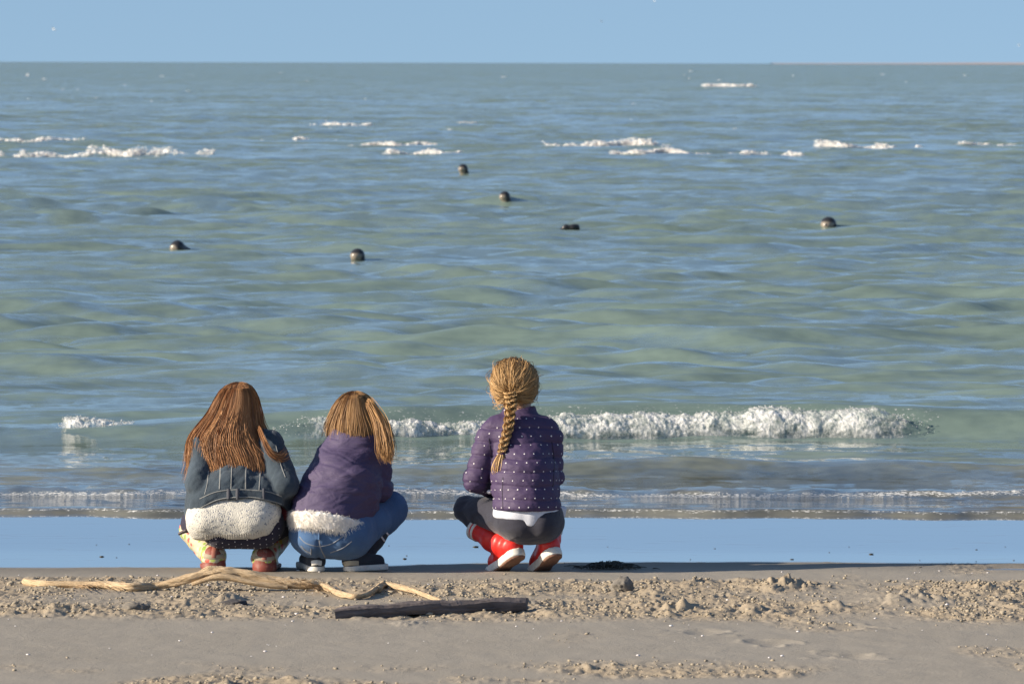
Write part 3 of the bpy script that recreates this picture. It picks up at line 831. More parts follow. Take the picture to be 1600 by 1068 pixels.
cr = M.noise(16, 4, 0.65, M.pos((0.6, 1, 1.8), (0, 0.35, 0)), 0.6); cr2 = M.noise(60, 3, 0.6, M.pos((0.5, 1, 1.5), (0, -0.2, 0)))
M.set(Base_Color=M.mix(M.noise(6, 2), (0.052, 0.038, 0.092), (0.066, 0.049, 0.112)), Roughness=0.72, Normal=M.bump(cr2, 0.08, 0.004, M.bump(cr, 0.45, 0.02))); PURPLE = M.m
M = Mat('quilted_purple')
cr = M.noise(22, 3, 0.6, M.pos((0.5, 1, 1.6), (0, 0.2, 0)), 0.4)
M.set(Base_Color=M.mix(M.noise(6, 2), (0.044, 0.026, 0.078), (0.058, 0.035, 0.096)), Roughness=0.70, Normal=M.bump(cr, 0.4, 0.012)); QUILT = M.m
FURW = cloth_mat('white_fur', (0.86, 0.83, 0.78), 0.04, 0.9, 80, 0.6, 0.3)
JEANS = cloth_mat('blue_jeans', (0.060, 0.125, 0.255), 0.40, 0.9, 260, 0.45, 0.1)
GOLD = cloth_mat('jeans_stitching', (0.20, 0.22, 0.26), 0.2, 0.9)
DARKC = cloth_mat('dark_canvas', (0.030, 0.036, 0.048), 0.35, 0.9, 200, 0.4)
SOCK = cloth_mat('dark_sock', (0.026, 0.030, 0.042), 0.3, 0.95, 160, 0.4)
LEGG = cloth_mat('charcoal_leggings', (0.028, 0.029, 0.045), 0.2, 0.85, 220, 0.3, 0.2)
SHIRT = cloth_mat('pale_shirt', (0.55, 0.58, 0.66), 0.08, 0.85)
BROWNH = hair_mat('auburn_hair', (0.050, 0.023, 0.012), (0.350, 0.162, 0.066), (0.78, 0.43, 0.19))
DBLOND = hair_mat('dark_blond_hair', (0.060, 0.033, 0.017), (0.320, 0.170, 0.066), (0.74, 0.47, 0.21))
BLOND = hair_mat('blond_hair', (0.115, 0.066, 0.030), (0.42, 0.255, 0.105), (0.74, 0.51, 0.26))

def body(name, parent, head, neck, chest, pelvis, arms, legs, feet, hr):
    """skin: one continuous figure under the clothes, face towards the sea, five-fingered hands"""
    pts = np.array([head, neck, chest, pelvis] + [p for a in arms for p in a] + [p for l in legs for p in l] + list(feet))
    f = Field(pts.min(0) - 0.17, pts.max(0) + np.array([0.14, 0.22, 0.16]), 0.006)
    head, neck, chest, pelvis = map(np.array, (head, neck, chest, pelvis))
    f.ell(head, (hr * 0.78, hr * 0.95, hr * 1.08), 0.01)
    f.ell(head + (0, hr * 0.45, -hr * 0.55), (hr * 0.52, hr * 0.45, hr * 0.50), 0.03)           # jaw
    f.cap(head + (0, hr * 0.93, 0), head + (0, hr * 1.10, -hr * 0.28), 0.008, 0.012, 0.012)     # nose
    f.cap(head + (-hr * .22, hr * .86, -hr * .56), head + (hr * .22, hr * .86, -hr * .56), 0.007, 0.007, 0.008)   # lips
    for s in (-1, 1): f.ell(head + (s * hr * 0.80, hr * 0.02, -hr * 0.10), (0.010, 0.020, 0.030), 0.006)          # ears
    f.cap(head + (0, 0, -hr * 0.5), neck, 0.042, 0.046, 0.02)
    f.cap(neck, chest, 0.05, 0.085, 0.04, 0.8); f.cap(chest, pelvis, 0.085, 0.085, 0.04, 0.8)
    for a in arms:
        f.chain(a, (0.034, 0.029, 0.021), 0.02)
        d = np.array(a[2]) - np.array(a[1]); d /= np.linalg.norm(d)
        d = d + np.array([0, 0, -0.25]); d /= np.linalg.norm(d)
        sd = np.cross(d, (0, 0, 1)); sd /= np.linalg.norm(sd); dn = np.cross(d, sd); dn = dn if dn[2] < 0 else -dn
        w = np.array(a[2]); pl = w + d * 0.045
        f.cap(w, pl, 0.017, 0.020, 0.012); f.cap(w + d * .04 - sd * .02, w + d * .04 + sd * .02, 0.014, 0.014, 0.01)
        for i, (o, L) in enumerate(((-0.026, 0.052), (-0.009, 0.062), (0.009, 0.058), (0.026, 0.046))):
            k0 = w + d * 0.062 + sd * o; k1 = k0 + d * L * 0.5 + dn * 0.006; k2 = k1 + d * L * 0.30 + dn * L * 0.42
            f.chain([k0 - d * 0.02, k0, k1, k2], (0.009, 0.0085, 0.008, 0.0065), 0.004)
        s = -1 if a[0][0] > chest[0] else 1
        th = w + d * 0.022 + sd * s * 0.022
        f.chain([th, th + sd * s * 0.016 + d * 0.022 + dn * .006, th + sd * s * 0.014 + d * 0.046 + dn * .016], (0.011, 0.0095, 0.007), 0.006)
    for l, ft in zip(legs, feet):
        f.chain(l, (0.058, 0.042, 0.026), 0.03)
        f.cap(l[2], ft, 0.026, 0.02, 0.02)
    o, b = build(name, f, SKIN, parent)
    for s in (-1, 1):
        V, F = blobs(np.array([head + (s * hr * 0.33, hr * 0.83, -hr * 0.02)]), np.array([0.013]), ICO2, jitter=0)
        reparent(mesh_np('eye', V, F, EYE), parent)
    return o
def bb(*pts, m=0.14):
    P = np.array(pts); return P.min(0) - m, P.max(0) + m
def pxz(X, Y, Z):                          # photograph pixel of world points near the children
    dx, dy, dz = X - CAM.x, Y - CAM.y, Z - CAM.z
    d = dx * fw.x + dy * fw.y + dz * fw.z
    return 800 + FPX * (dx * rt.x + dy * rt.y + dz * rt.z) / d, 534 - FPX * (dx * up.x + dy * up.y + dz * up.z) / d
def hem(pts, sign=1):                      # cut a garment along a line seen from behind: keep what lies above (sign 1) or below (-1)
    xs, ys = zip(*pts)
    def fn(X, Y, Z):
        px, py = pxz(X, Y, Z)
        return sign * (py - np.interp(px, xs, ys)) / SC
    return fn
def fur(name, V, F, n, mat, parent, length=0.024, seed=3, down=0.5, region=None, jit=0.5):
    g = np.random.default_rng(seed)
    N = vnormals(V, F)
    i = g.integers(0, len(V), n * 3)
    if region is not None: i = i[region(V[i])]
    i = i[:n]; n = len(i)
    p = V[i] + g.normal(0, 0.002, (n, 3)); d = N[i] + np.array([0, 0, -down]) + g.normal(0, jit * 0.5, (n, 3))
    d /= np.linalg.norm(d, axis=1)[:, None]
    t = np.linspace(0, 1, 5)[None, :, None]; L = (length * g.uniform(0.5, 1.2, n))[:, None, None]
    C = p[:, None] + d[:, None] * L * t + np.array([0, 0, -1.0]) * L * 0.45 * t ** 2
    Rr = 0.0011 * (1 - 0.85 * t[..., 0]) * np.ones((n, 1))
    Vv, Ff = strands(C, Rr)
    o = mesh_np(name, Vv, Ff, mat); tag(o, kind='stuff')
    return reparent(o, parent)

# ================================================================== FIRST CHILD: long auburn hair, denim jacket, floral boots
def child_denim():
    root = empty('person', Q(372, 891, 0.03))
    tag(root, 'crouching child in a denim jacket with long auburn hair and floral rubber boots', 'person', 'children crouching at the water edge')
    head, neck, chest, pel = Q(376, 640, 0.16), Q(374, 682, 0.14), Q(370, 725, 0.10), Q(366, 812, 0.0)
    armL = [Q(318, 700, .10), Q(303, 760, .08), Q(325, 790, .27)]; armR = [Q(424, 695, .10), Q(446, 757, .07), Q(425, 788, .27)]
    legL = [Q(345, 815, .02), Q(304, 822, .27), Q(334, 868, .05)]; legR = [Q(395, 815, .02), Q(440, 820, .27), Q(412, 870, .05)]
    footL, footR = Q(328, 886, .19), Q(424, 888, .19)
    body('body', root, head, neck, chest, pel, [armL, armR], [legL, legR], [footL, footR], 0.098)
    # boots
    for lg, ft, hx, hy, sgn in ((legL, footL, 334, 880, -1), (legR, footR, 413, 883, 1)):
        heel = Q(hx, hy - 4, .0); toe = ft + np.array([0, .02, 0.012])
        lo, hi = bb(lg[1], lg[2], heel, toe, m=.1)
        f = Field(lo, hi, 0.005)
        f.cap(lg[2] + (0, -.015, 0), lg[1] + (0, -.02, -.015), .049, .064, .02)
        f.cap(heel + (0, .01, .012), lg[2] + (0, -.015, 0), .046, .048, .02)
        f.cap(heel + (0, .02, .008), toe, .042, .036, .02)
        f.cut(lambda X, Y, Z: float(beach_z(YG)) + 0.012 - Z)
        bt, bv = build('boot', f, FLORAL, root, lambda V, N: 0.004 * fbm(V[:, 0] * 12, V[:, 1] * 12, V[:, 2] * 30, 2))
        f = Field(lo, hi, 0.005)
        c = (heel + toe) / 2; c[2] = float(beach_z(YG)) + .012
        d = toe - heel; d[2] = 0
        f.slab(c, d, (0, 0, 1), np.linalg.norm(d) / 2 - .01, .046, .042, .010)
        f.cap(heel + (0, .015, -.012), heel + (0, .012, .018), .050, .047, .01)
        f.cut(lambda X, Y, Z: Y - heel[1] - 0.03 - 2.0 * np.maximum(0, c[2] + 0.012 - Z) * 20)
        reparent(build('sole', f, REDS, root)[0], root)
        ribbon('back_strap', [(hx + 1, hy - 32), (hx + 1, hy - 20), (hx, hy - 9)], bv, 13, PINKS, root, .004)
        ribbon('heel_patch', [(hx - 15, hy - 12), (hx, hy - 10), (hx + 15, hy - 12)], bv, 10, rubber('dusty_rubber', (0.33, 0.28, 0.20), 0.7), root, .003)
    # dotted skirt
    f = Field(*bb(Q(330, 800, -.1), Q(440, 850, .3), Q(300, 820, .2), m=.1), 0.006)
    f.cap(Q(348, 822, .0), Q(406, 821, .0), r_(36), r_(36), .03, 1.0)
    f.cap(Q(350, 812, .0), legL[1] + (0, -.02, .01), r_(36), r_(26), .03); f.cap(Q(400, 815, .0), legR[1] + (0, -.02, .012), r_(38), r_(29), .03)
    f.cut(lambda X, Y, Z: Y - (YG + .22))
    sk, bsk = build('skirt', f, NAVY, root, lambda V, N: folds(V, 1.3, 14, 10, 4, .006))
    dots('dot_print', [Q(310, 835, .02), Q(450, 832, .02)], bsk, .030, .0026, DOTW, root, .25)
    # flecked knit top showing under the jacket
    f = Field(*bb(Q(300, 720, -.12), Q(445, 840, .2), m=.09), 0.006)
    f.cap(Q(326, 808, -.012), Q(400, 804, -.012), r_(37), r_(41), .04, 1.2)
    f.cap(Q(318, 820, -.0), Q(385, 816, -.02), r_(24), r_(34), .03, 1.2)
    f.cap(Q(366, 800, .01), Q(370, 740, .10), r_(46), r_(38), .06, .8)
    f.cut(hem([(270, 838), (300, 841), (320, 844), (350, 844), (395, 842), (420, 834), (436, 815), (442, 800)]))
    kt, bk = build('knit_top', f, KNIT, root, lambda V, N: folds(V, 0.15, 5, 6, 9, .009, 2.0) + folds(V, 0.9, 12, 6, 5, .005, 5.0))
    for i in range(26):
        x = 321 + i * 3.7
        y = np.interp(x, [318, 350, 395, 420], [842, 842.5, 840, 833])
        ribbon('rib', [(x, y - 8), (x + .2, y - 1)], bk, 2.0, RIB, kt, .0028, 5)
    # jacket
    f = Field(*bb(Q(300, 675, .1), Q(460, 815, -.1), Q(300, 780, .3), m=.1), 0.006)
    f.cap(Q(372, 705, .12), Q(366, 770, .02), r_(50), r_(60), .05, .82)
    f.cap(Q(326, 700, .11), Q(418, 697, .11), r_(24), r_(24), .05)
    f.cap(Q(330, 785, .0), Q(408, 778, .0), r_(42), r_(42), .04, 1.05)
    f.cap(Q(308, 800, .02), Q(320, 760, .03), r_(20), r_(26), .03); f.cap(Q(440, 795, .03), Q(425, 760, .03), r_(18), r_(26), .03)
    f.chain([Q(322, 702, .07), Q(310, 757, -.03), Q(316, 788, .20)], (r_(25), r_(21), r_(18)), .005)
    f.chain([Q(420, 697, .06), Q(445, 757, -.045), Q(436, 786, .20)], (r_(24), r_(22), r_(19)), .005)
    f.cap(Q(372, 684, .13), Q(372, 695, .12), r_(33), r_(38), .03)
    f.cut(hem([(270, 812), (290, 811), (305, 801), (322, 791), (345, 782), (385, 779), (415, 783), (440, 790), (452, 799), (470, 806)]))
    jk, bj = build('denim_jacket', f, DENIM, root, lambda V, N: folds(V, 0.9, 9, 9, 5, .014, 4.0) + folds(V, -0.7, 20, 14, 8, .008, 9.0))
    for pts, w in (([(345, 715), (344, 745), (343, 764)], 3.0), ([(363, 715), (362, 740), (361, 764)], 2.6), ([(386, 710), (384, 745), (384, 763)], 3.2), ([(408, 700), (407, 735), (405, 765)], 2.4), ([(326, 735), (324, 755), (320, 772)], 2.4)):
        ribbon('seam', pts, bj, w, SEAM, jk, .002)
    ribbon('seam', [(312, 779), (335, 769), (360, 765), (390, 765), (420, 768), (440, 775)], bj, 2.4, SEAM, jk, .002, 40)
    ribbon('seam', [(292, 808), (306, 798), (323, 788), (346, 779), (385, 776), (415, 780), (440, 787)], bj, 2.2, SEAM, jk, .003, 50)
    for x, w in ((357, 7), (371, 7), (412, 5)): ribbon('waist_tab', [(x, 763), (x, 771), (x + .4, 779)], bj, w, SEAMD, jk, .005, 8)
    ribbon('elbow_seam', [(431, 694), (437, 720), (446, 745)], bj, 2.0, SEAM, jk, .002)
    # maroon lining peeping out and the strap end on the left
    f = Field(*bb(Q(446, 800, .05), m=.06), 0.005)
    f.ell(Q(444, 800, .045), (r_(11), .03, r_(13)), .01)
    build('jacket_lining', f, MAROON, root)
    P = smooth_path([Q(300, 826, -.0), Q(290, 829, -.005), Q(279, 834, .0)], 12)
    V, F = tube(P, np.interp(np.linspace(0, 1, 12), [0, .5, .55, 1], [.008, .011, .008, .006]), 8)
    reparent(mesh_np('strap_end', V, F, rubber('strap_dark', (0.05, 0.035, 0.04))), root)
    # hair
    falling_hair('hair', [(596, 370, 376), (598, 362, 385), (602, 353, 392), (610, 344, 398), (622, 337, 403), (634, 331, 405), (645, 326, 406), (660, 315, 407), (680, 299, 414), (695, 292, 422), (712, 292, 434), (730, 296, 440), (756, 301, 432)],
                 lambda py: np.interp(py, [595, 640, 690, 750], [.15, .16, .12, .07]), lambda py: np.interp(py, [595, 605, 640, 680, 715, 750], [.01, .085, .13, .145, .155, .145]),
                 [(0, 732), (.08, 752), (.16, 757), (.25, 744), (.33, 747), (.45, 735), (.55, 738), (.68, 732), (.8, 733), (.9, 724), (1, 708)], 12000, BROWNH, root, 21, 596.5, clumps=42, wav=5)
    g = np.random.default_rng(8); n = 70
    t = np.linspace(0, 1, 16)
    base = smooth_path([(405, 668, .06), (414, 690, -.03), (424, 708, -.045), (438, 715, -.03), (447, 708, .0)], 16)
    C = np.array([[Q(base[k, 0] + o[0] * (0.3 + t[k]), base[k, 1] + o[1] * (.5 + t[k]), base[k, 2] - .02 + o[2]) for k in range(16)] for o in g.normal(0, 1, (n, 3)) * (3.2, 3.0, .008)])
    strand_object('side_lock', C, 0.0014 * (1 - .7 * t ** 3)[None] * np.ones((n, 1)), np.clip(g.normal(.4, .2, n), 0, 1), BROWNH, root)

# ================================================================== SECOND CHILD: purple jacket with white fur hem, jeans, canvas shoes
def child_fur():
    root = empty('person', Q(530, 891, 0.03))
    tag(root, 'crouching child in a plain purple jacket with white fur hem and blue jeans', 'person', 'children crouching at the water edge')
    head, neck, chest, pel = Q(556, 650, .19), Q(556, 688, .16), Q(548, 735, .11), Q(520, 828, .0)
    armL = [Q(512, 712, .13), Q(492, 765, .13), Q(495, 785, .31)]; armR = [Q(590, 715, .14), Q(596, 765, .16), Q(602, 768, .30)]
    legL = [Q(492, 830, .02), Q(468, 806, .27), Q(490, 866, .06)]; legR = [Q(548, 830, .02), Q(611, 794, .25), Q(567, 868, .06)]
    footL, footR = Q(482, 888, .18), Q(596, 890, .10)
    body('body', root, head, neck, chest, pel, [armL, armR], [legL, legR], [footL + (0, 0, .02), footR + (0, 0, .02)], 0.096)
    # shoes and dark socks
    gz = float(beach_z(YG))
    for lg, heel, toe, nm in ((legL, Q(494, 884, .0), Q(478, 886, .17), 'l'), (legR, Q(549, 884, .01), Q(590, 887, .08), 'r')):
        lo, hi = bb(lg[2], heel, toe, lg[1], m=.09)
        c = (heel + toe) / 2; c[2] = gz + .014; d = toe - heel; d[2] = 0; hl = np.linalg.norm(d) / 2
        c = c + d / np.linalg.norm(d) * 0.004
        f = Field(lo, hi, 0.0045); f.slab(c, d, (0, 0, 1), hl, .036, .040, .011)
        build('shoe_sole', f, WHITER, root)
        f = Field(lo, hi, 0.0045)
        hh = heel.copy(); hh[2] = gz + .045; tt = toe.copy(); tt[2] = gz + .036
        f.cap(hh, tt, .036, .030, .02); f.cap(hh + (0, 0, .0), lg[2] + (0, 0, -.01), .036, .034, .02)
        f.cut(lambda X, Y, Z: np.maximum(gz + .022 - Z, Z - (gz + .095)))
        sh, bs = build('shoe_upper', f, DARKC, root)
        if nm == 'r':
            ribbon('heel_patch', [(536, 882), (546, 880), (560, 880)], bs, 12, rubber('sandy_heel', (.42, .36, .26), .8), sh, .003)
        else:
            ribbon('heel_patch', [(487, 880), (494, 879), (502, 880)], bs, 12, WHITER, sh, .004)
        f = Field(lo, hi, 0.005)
        f.chain([lg[2] + (0, 0, -.012), lg[2] * .62 + lg[1] * .38, lg[2] * .3 + lg[1] * .7], (.036, .046, .050), .02)
        so, bso = build('sock', f, SOCK, root, lambda V, N: folds(V, .6, 12, 12, 20, .005, 5))
        if nm == 'r':
            for k in (0, 1): ribbon('sock_stripe', [(590 + 8 * k, 832 - 6.5 * k), (596 + 8 * k, 838 - 6.5 * k), (601 + 8 * k, 845 - 7 * k)], bso, 3.2, DOTW, so, .003, 10)
    # jeans
    f = Field(*bb(Q(465, 790, .3), Q(620, 860, -.1), m=.12), 0.006)
    f.ell(Q(495, 833, -.01), (r_(42), .125, r_(38)), .03); f.ell(Q(540, 834, -.01), (r_(44), .13, r_(38)), .025)
    f.cap(Q(518, 815, .0), Q(525, 790, .03), r_(56), r_(50), .04, .9)
    f.chain([Q(548, 832, .01), legR[1], Q(600, 817, .19)], (r_(37), r_(25), r_(20)), .03)
    f.chain([Q(490, 830, .01), legL[1], Q(482, 840, .15)], (r_(36), r_(25), r_(20)), .03)
    je, bje = build('jeans', f, JEANS, root, lambda V, N: folds(V, .55, 10, 9, 6, .008, 1.0) - .006 * np.exp(-((V[:, 0] - Q(499, 840)[0]) / .007) ** 2) * (V[:, 2] < Q(0, 838)[2]))
    ribbon('seam', [(500, 828), (499, 845), (502, 858), (508, 870)], bje, 3.0, GOLD, je, .002)
    ribbon('seam', [(468, 838), (478, 848), (498, 853), (518, 849), (535, 838)], bje, 2.2, GOLD, je, .002)
    ribbon('seam', [(470, 852), (478, 860), (486, 864)], bje, 2.2, GOLD, je, .002)
    ribbon('seam', [(516, 863), (535, 856), (550, 845)], bje, 2.2, GOLD, je, .002)
    ribbon('seam', [(486, 856), (486, 866)], bje, 2.2, GOLD, je, .002, 6)
    ribbon('belt_loop', [(499, 831), (499, 842)], bje, 5, JEANS, je, .006, 6)
    # jacket
    def torso(f, g=0.0):
        f.cap(Q(557, 708, .13), Q(535, 765, .04), r_(47) + g, r_(58) + g, .05, .85)
        f.cap(Q(535, 765, .04), Q(514, 806, -.005), r_(58) + g, r_(60) + g, .05, 1.0)
        return f
    f = Field(*bb(Q(470, 680, .1), Q(600, 815, -.12), Q(600, 780, .32), m=.12), 0.006)
    torso(f)
    f.cap(Q(528, 704, .13), Q(588, 706, .14), r_(27), r_(25), .05)
    f.cap(Q(556, 690, .15), Q(558, 700, .13), r_(38), r_(42), .04, .9)
    f.chain([Q(519, 712, .13), Q(496, 760, .10), Q(484, 780, .28)], (r_(26), r_(24), r_(19)), .012)
    f.chain([Q(590, 716, .14), Q(592, 762, .13), Q(598, 770, .29)], (r_(25), r_(21), r_(18)), .010)
    H2 = [(430, 800), (455, 801), (480, 801), (510, 803), (545, 811), (575, 822), (620, 838)]
    f.cut(hem(H2))
    jk, bj = build('purple_jacket', f, PURPLE, root, lambda V, N: folds(V, -0.40, 3.5, 5, 14, .017, 3.0, 2) + folds(V, -0.1, 4, 6, 26, .010, 7.0, 2) + folds(V, 0.45, 3, 6, 22, .008, 1.5, 2))
    # fur trim
    f = Field(*bb(Q(455, 790, -.12), Q(580, 835, .15), m=.09), 0.006)
    torso(f, .004)
    f.cut(hem([(x, y + 24) for x, y in H2])); f.cut(hem([(x, y - 3) for x, y in H2], -1)); f.cut(lambda X, Y, Z: Y - (YG + .13))
    V, F = f.mesh(2); N = vnormals(V, F); V = V + N * (0.004 * fbm(V[:, 0] * 40, V[:, 1] * 40, V[:, 2] * 40, 2))[:, None]
    ft = reparent(mesh_np('fur_trim', V, F, FURW), root)
    fur('fur_hair', V, F, 8000, FURW, ft, .014, region=lambda P: P[:, 1] < YG + .1)
    # hair
    falling_hair('hair', [(610, 552, 557), (612, 544, 565), (616, 536, 573), (624, 528, 581), (635, 521, 588), (650, 516, 595), (665, 513, 602), (680, 513, 604), (695, 520, 604)],
                 lambda py: np.interp(py, [609, 650, 690], [.18, .19, .17]), lambda py: np.interp(py, [609, 618, 650, 680, 700], [.01, .09, .128, .14, .13]),
                 [(0, 676), (.15, 684), (.35, 684), (.55, 684), (.75, 687), (.9, 690), (1, 690)], 9500, DBLOND, root, 31, 610.5, clumps=36, wav=2.5)
    g = np.random.default_rng(9); n = 420; t = np.linspace(0, 1, 18)
    base = smooth_path([(577, 628, .085), (594, 658, .05), (601, 685, .02), (603, 705, .01), (606, 722, .01)], 18)
    fl = smooth_path([(579, 630, .09), (596, 660, .06), (605, 685, .03), (608, 712, .02), (620, 716, .02)], 18)
    C = []
    for i in range(n):
        b = fl if i < 35 else base; o = g.normal(0, 1, 3) * (4.3, 3, .010)
        Lk = g.uniform(.75, 1.0)
        kk = np.linspace(0, 17 * Lk, 18); bi = np.stack([np.interp(kk, np.arange(18), b[:, c]) for c in range(3)], 1)
        C.append([Q(bi[k, 0] + o[0] * (.45 + 1.0 * math.sin(2.4 * t[k])) + 1.2 * math.sin(i + k * .5), bi[k, 1] + o[1], bi[k, 2] - .03 + o[2]) for k in range(18)])
    strand_object('side_lock', np.array(C), 0.0010 * (1 - .7 * t ** 3)[None] * np.ones((n, 1)), np.clip(g.normal(.50, .13, n), 0, 1), DBLOND, root)

# ================================================================== THIRD CHILD: blond braid, dotted quilted jacket, red boots
def child_braid():
    root = empty('person', Q(805, 891, 0.05))
    tag(root, 'crouching child with a blond braid, white-dotted purple jacket and red rubber boots', 'person', 'children crouching at the water edge')
    head, neck, chest, pel = Q(804, 600, .17), Q(811, 645, .14), Q(816, 695, .09), Q(830, 805, -.01)
    armL = [Q(768, 680, .10), Q(742, 754, .06), Q(772, 766, .25)]; armR = [Q(856, 682, .10), Q(866, 745, .07), Q(850, 768, .26)]
    legL = [Q(808, 810, .01), Q(730, 797, .26), Q(792, 858, .05)]; legR = [Q(856, 812, .01), Q(856, 800, .29), Q(858, 852, .05)]
    footL, footR = Q(770, 883, .15), Q(832, 884, .17)
    body('body', root, head, neck, chest, pel, [armL, armR], [legL, legR], [footL, footR], 0.100)
    # leggings
    f = Field(*bb(Q(725, 790, .3), Q(880, 850, -.1), m=.1), 0.006)
    f.ell(Q(816, 813, -.005), (r_(40), .12, r_(33)), .03); f.ell(Q(847, 815, -.01), (r_(30), .125, r_(32)), .022)
    f.cap(Q(828, 800, .0), Q(824, 780, .02), r_(48), r_(46), .04, .85)
    f.chain([Q(802, 810, .02), legL[1] + (0, 0, .006), Q(746, 826, .2)], (r_(32), r_(20), r_(12)), .025)
    f.chain([Q(850, 813, .02), legR[1], Q(864, 828, .2)], (r_(30), r_(22), r_(15)), .03)
    build('leggings', f, LEGG, root, lambda V, N: folds(V, .3, 5, 8, 16, .008, 6))
    # boots
    for heel, toe, ank, top, rs in ((Q(801, 856, .02), Q(774, 877, .13), Q(787, 851, .06), Q(740, 825, .20), 1.0), (Q(859, 855, .02), Q(839, 877, .135), Q(857, 842, .07), Q(864, 825, .22), .95)):
        d = toe - heel; d /= np.linalg.norm(d)
        side_ = np.cross(d, (0, 0, 1)); side_ /= np.linalg.norm(side_); n = np.cross(side_, d); n = n if n[2] > 0 else -n
        n = np.array([-.35, .55, .72] if rs == 1 else [-.35, .65, .65]); n = n - d * (n @ d); n /= np.linalg.norm(n)
        lo, hi = bb(heel, toe, ank, top, m=.09)
        f = Field(lo, hi, 0.0045)
        f.cap(ank, top, r_(16.5) * rs, r_(15.5) * rs, .012); f.cap(heel + n * .012, ank, r_(17) * rs, r_(16.5) * rs, .02)
        f.cap(heel + n * .004, toe + n * .002, r_(15.5) * rs, r_(12.5) * rs, .018); f.cap(ank, heel * .45 + toe * .55, r_(15), r_(12), .02)
        f.cap(ank * .7 + top * .3 + (0, 0, -.012), ank * .6 + top * .4 + (0, 0, -.012), r_(16), r_(16), .02)
        ax = (top - ank) / np.linalg.norm(top - ank)
        f.cut(lambda X, Y, Z: (X - top[0]) * ax[0] + (Y - top[1]) * ax[1] + (Z - top[2]) * ax[2] - 0.0)
        bt, bv = build('boot', f, REDB, root, lambda V, N: 0.0045 * np.sin(((V - ank) @ ax) * 95) * np.exp(-(((V - ank) @ ax) / .05) ** 2) + .002 * fbm(V[:, 0] * 20, V[:, 1] * 20, V[:, 2] * 20, 2))
        for k, off in ((0, -.012), (1, -.034)):
            c = top + ax * off; a1 = np.cross(ax, (0, 1, .1)); a1 /= np.linalg.norm(a1); a2 = np.cross(ax, a1)
            th = np.linspace(0, 2 * math.pi, 33); rr = r_(15.5) * rs + .0035
            P = np.array([[c + o_ * ax + (rr + e) * (math.cos(t) * a1 + math.sin(t) * a2) for (o_, e) in ((-.0065, -.003), (-.0055, .001), (.0055, .001), (.0065, -.003))] for t in th])
            reparent(mesh_np('boot_stripe', P.reshape(-1, 3), grid_faces(33, 4), WHITER), bt)
        c = (heel + toe) / 2 - n * r_(12.5); hl = np.linalg.norm(toe - heel) / 2 + .008
        f = Field(lo, hi, 0.0045); f.slab(c, d, n, hl, .039, .043, .015)
        so, bs = build('sole', f, WHITER, root)
        f = Field(lo, hi, 0.0045); f.slab(c - n * .015, d, n, hl - .002, .036, .040, .005)
        f.slab(c - n * .017 - d * hl * .75, d, n, .022, .034, .034, .006)
        reparent(build('outsole', f, BROWNS, root)[0], root)
    # shirt tail
    f = Field(*bb(Q(770, 780, -.12), Q(885, 830, .15), m=.06), 0.005)
    f.cap(Q(818, 800, .0), Q(828, 800, .0), r_(48), r_(50), .04, 1.0); f.cap(Q(878, 805, .03), Q(878, 797, .03), r_(6), r_(8), .02)
    f.cut(hem([(740, 806), (770, 808), (790, 811), (818, 813), (822, 822), (830, 823), (850, 817), (880, 812), (900, 806)])); f.cut(hem([(740, 790), (900, 790)], -1))
    build('shirt_tail', f, SHIRT, root, lambda V, N: folds(V, 1.2, 16, 8, 4, .006, 2))
    # quilted jacket
    f = Field(*bb(Q(735, 630, .2), Q(885, 800, -.12), Q(770, 770, .3), m=.1), 0.0055)
    f.cap(Q(812, 690, .11), Q(820, 745, .03), r_(46), r_(49), .05, .95); f.cap(Q(820, 745, .03), Q(823, 790, -.005), r_(49), r_(53), .05, 1.0)
    f.cap(Q(776, 676, .105), Q(850, 676, .105), r_(25), r_(25), .05)
    f.chain([Q(768, 682, .10), Q(743, 750, .06), Q(772, 765, .25)], (r_(24), r_(19.5), r_(16)), .007)
    f.chain([Q(856, 684, .10), Q(862, 745, .07), Q(848, 768, .26)], (r_(24), r_(18.5), r_(16)), .007)
    f.cap(Q(811, 643, .135), Q(811, 660, .125), r_(26), r_(30), .02, .95)
    f.cut(hem([(700, 800), (765, 796), (800, 797), (840, 799), (880, 797), (920, 795)])); f.cut(hem([(700, 632), (785, 637), (811, 641), (838, 633), (900, 632)], -1))
    seams = np.array([Q(0, y)[2] for y in (668, 690, 712, 733, 755, 776, 797)])
    def quilt(V, N):
        z = V[:, 2] + .012 * (V[:, 0] - Q(815, 0)[0]) + .010 * noise3(V[:, 0] * 7, V[:, 1] * 7, 3.0)
        d = np.min(np.abs(z[:, None] - seams[None]), 1)
        return -.0045 * np.exp(-(d / .005) ** 2) + .003 * np.minimum(1, d / .028) + folds(V, -.35, 9, 8, 16, .0055, 2.0) + folds(V, .7, 24, 15, 12, .003, 8)
    jk, bj = build('quilted_jacket', f, QUILT, root, quilt)
    tk = []
    P_ = dots('dot_print', [Q(818, 640, .06), Q(820, 796, .03)], bj, .0425, .0031, DOTW, jk, .34, tk)
    dots('dot_print', [Q(768, 682, .10), Q(743, 750, .06), Q(765, 762, .2)], bj, .0425, .0031, DOTW, jk, .09, tk)
    dots('dot_print', [Q(856, 684, .10), Q(862, 745, .07), Q(852, 762, .2)], bj, .0425, .0031, DOTW, jk, .09, tk)
    dk = cloth_mat('dark_seam', (.018, .012, .030), .2, .7)
    ribbon('side_seam', [(764, 684), (768, 715), (772, 735)], bj, 2.2, dk, jk, .001); ribbon('side_seam', [(786, 745), (785, 770), (786, 795)], bj, 2.2, dk, jk, .001)
    ribbon('side_seam', [(862, 690), (866, 720), (864, 760)], bj, 2.2, dk, jk, .001)
    f = Field(*bb(Q(765, 766, .02), m=.05), 0.004); f.ell(Q(765, 768, .04), (r_(5), .015, r_(3.5)), .01); build('pocket_lining', f, DOTW, root)
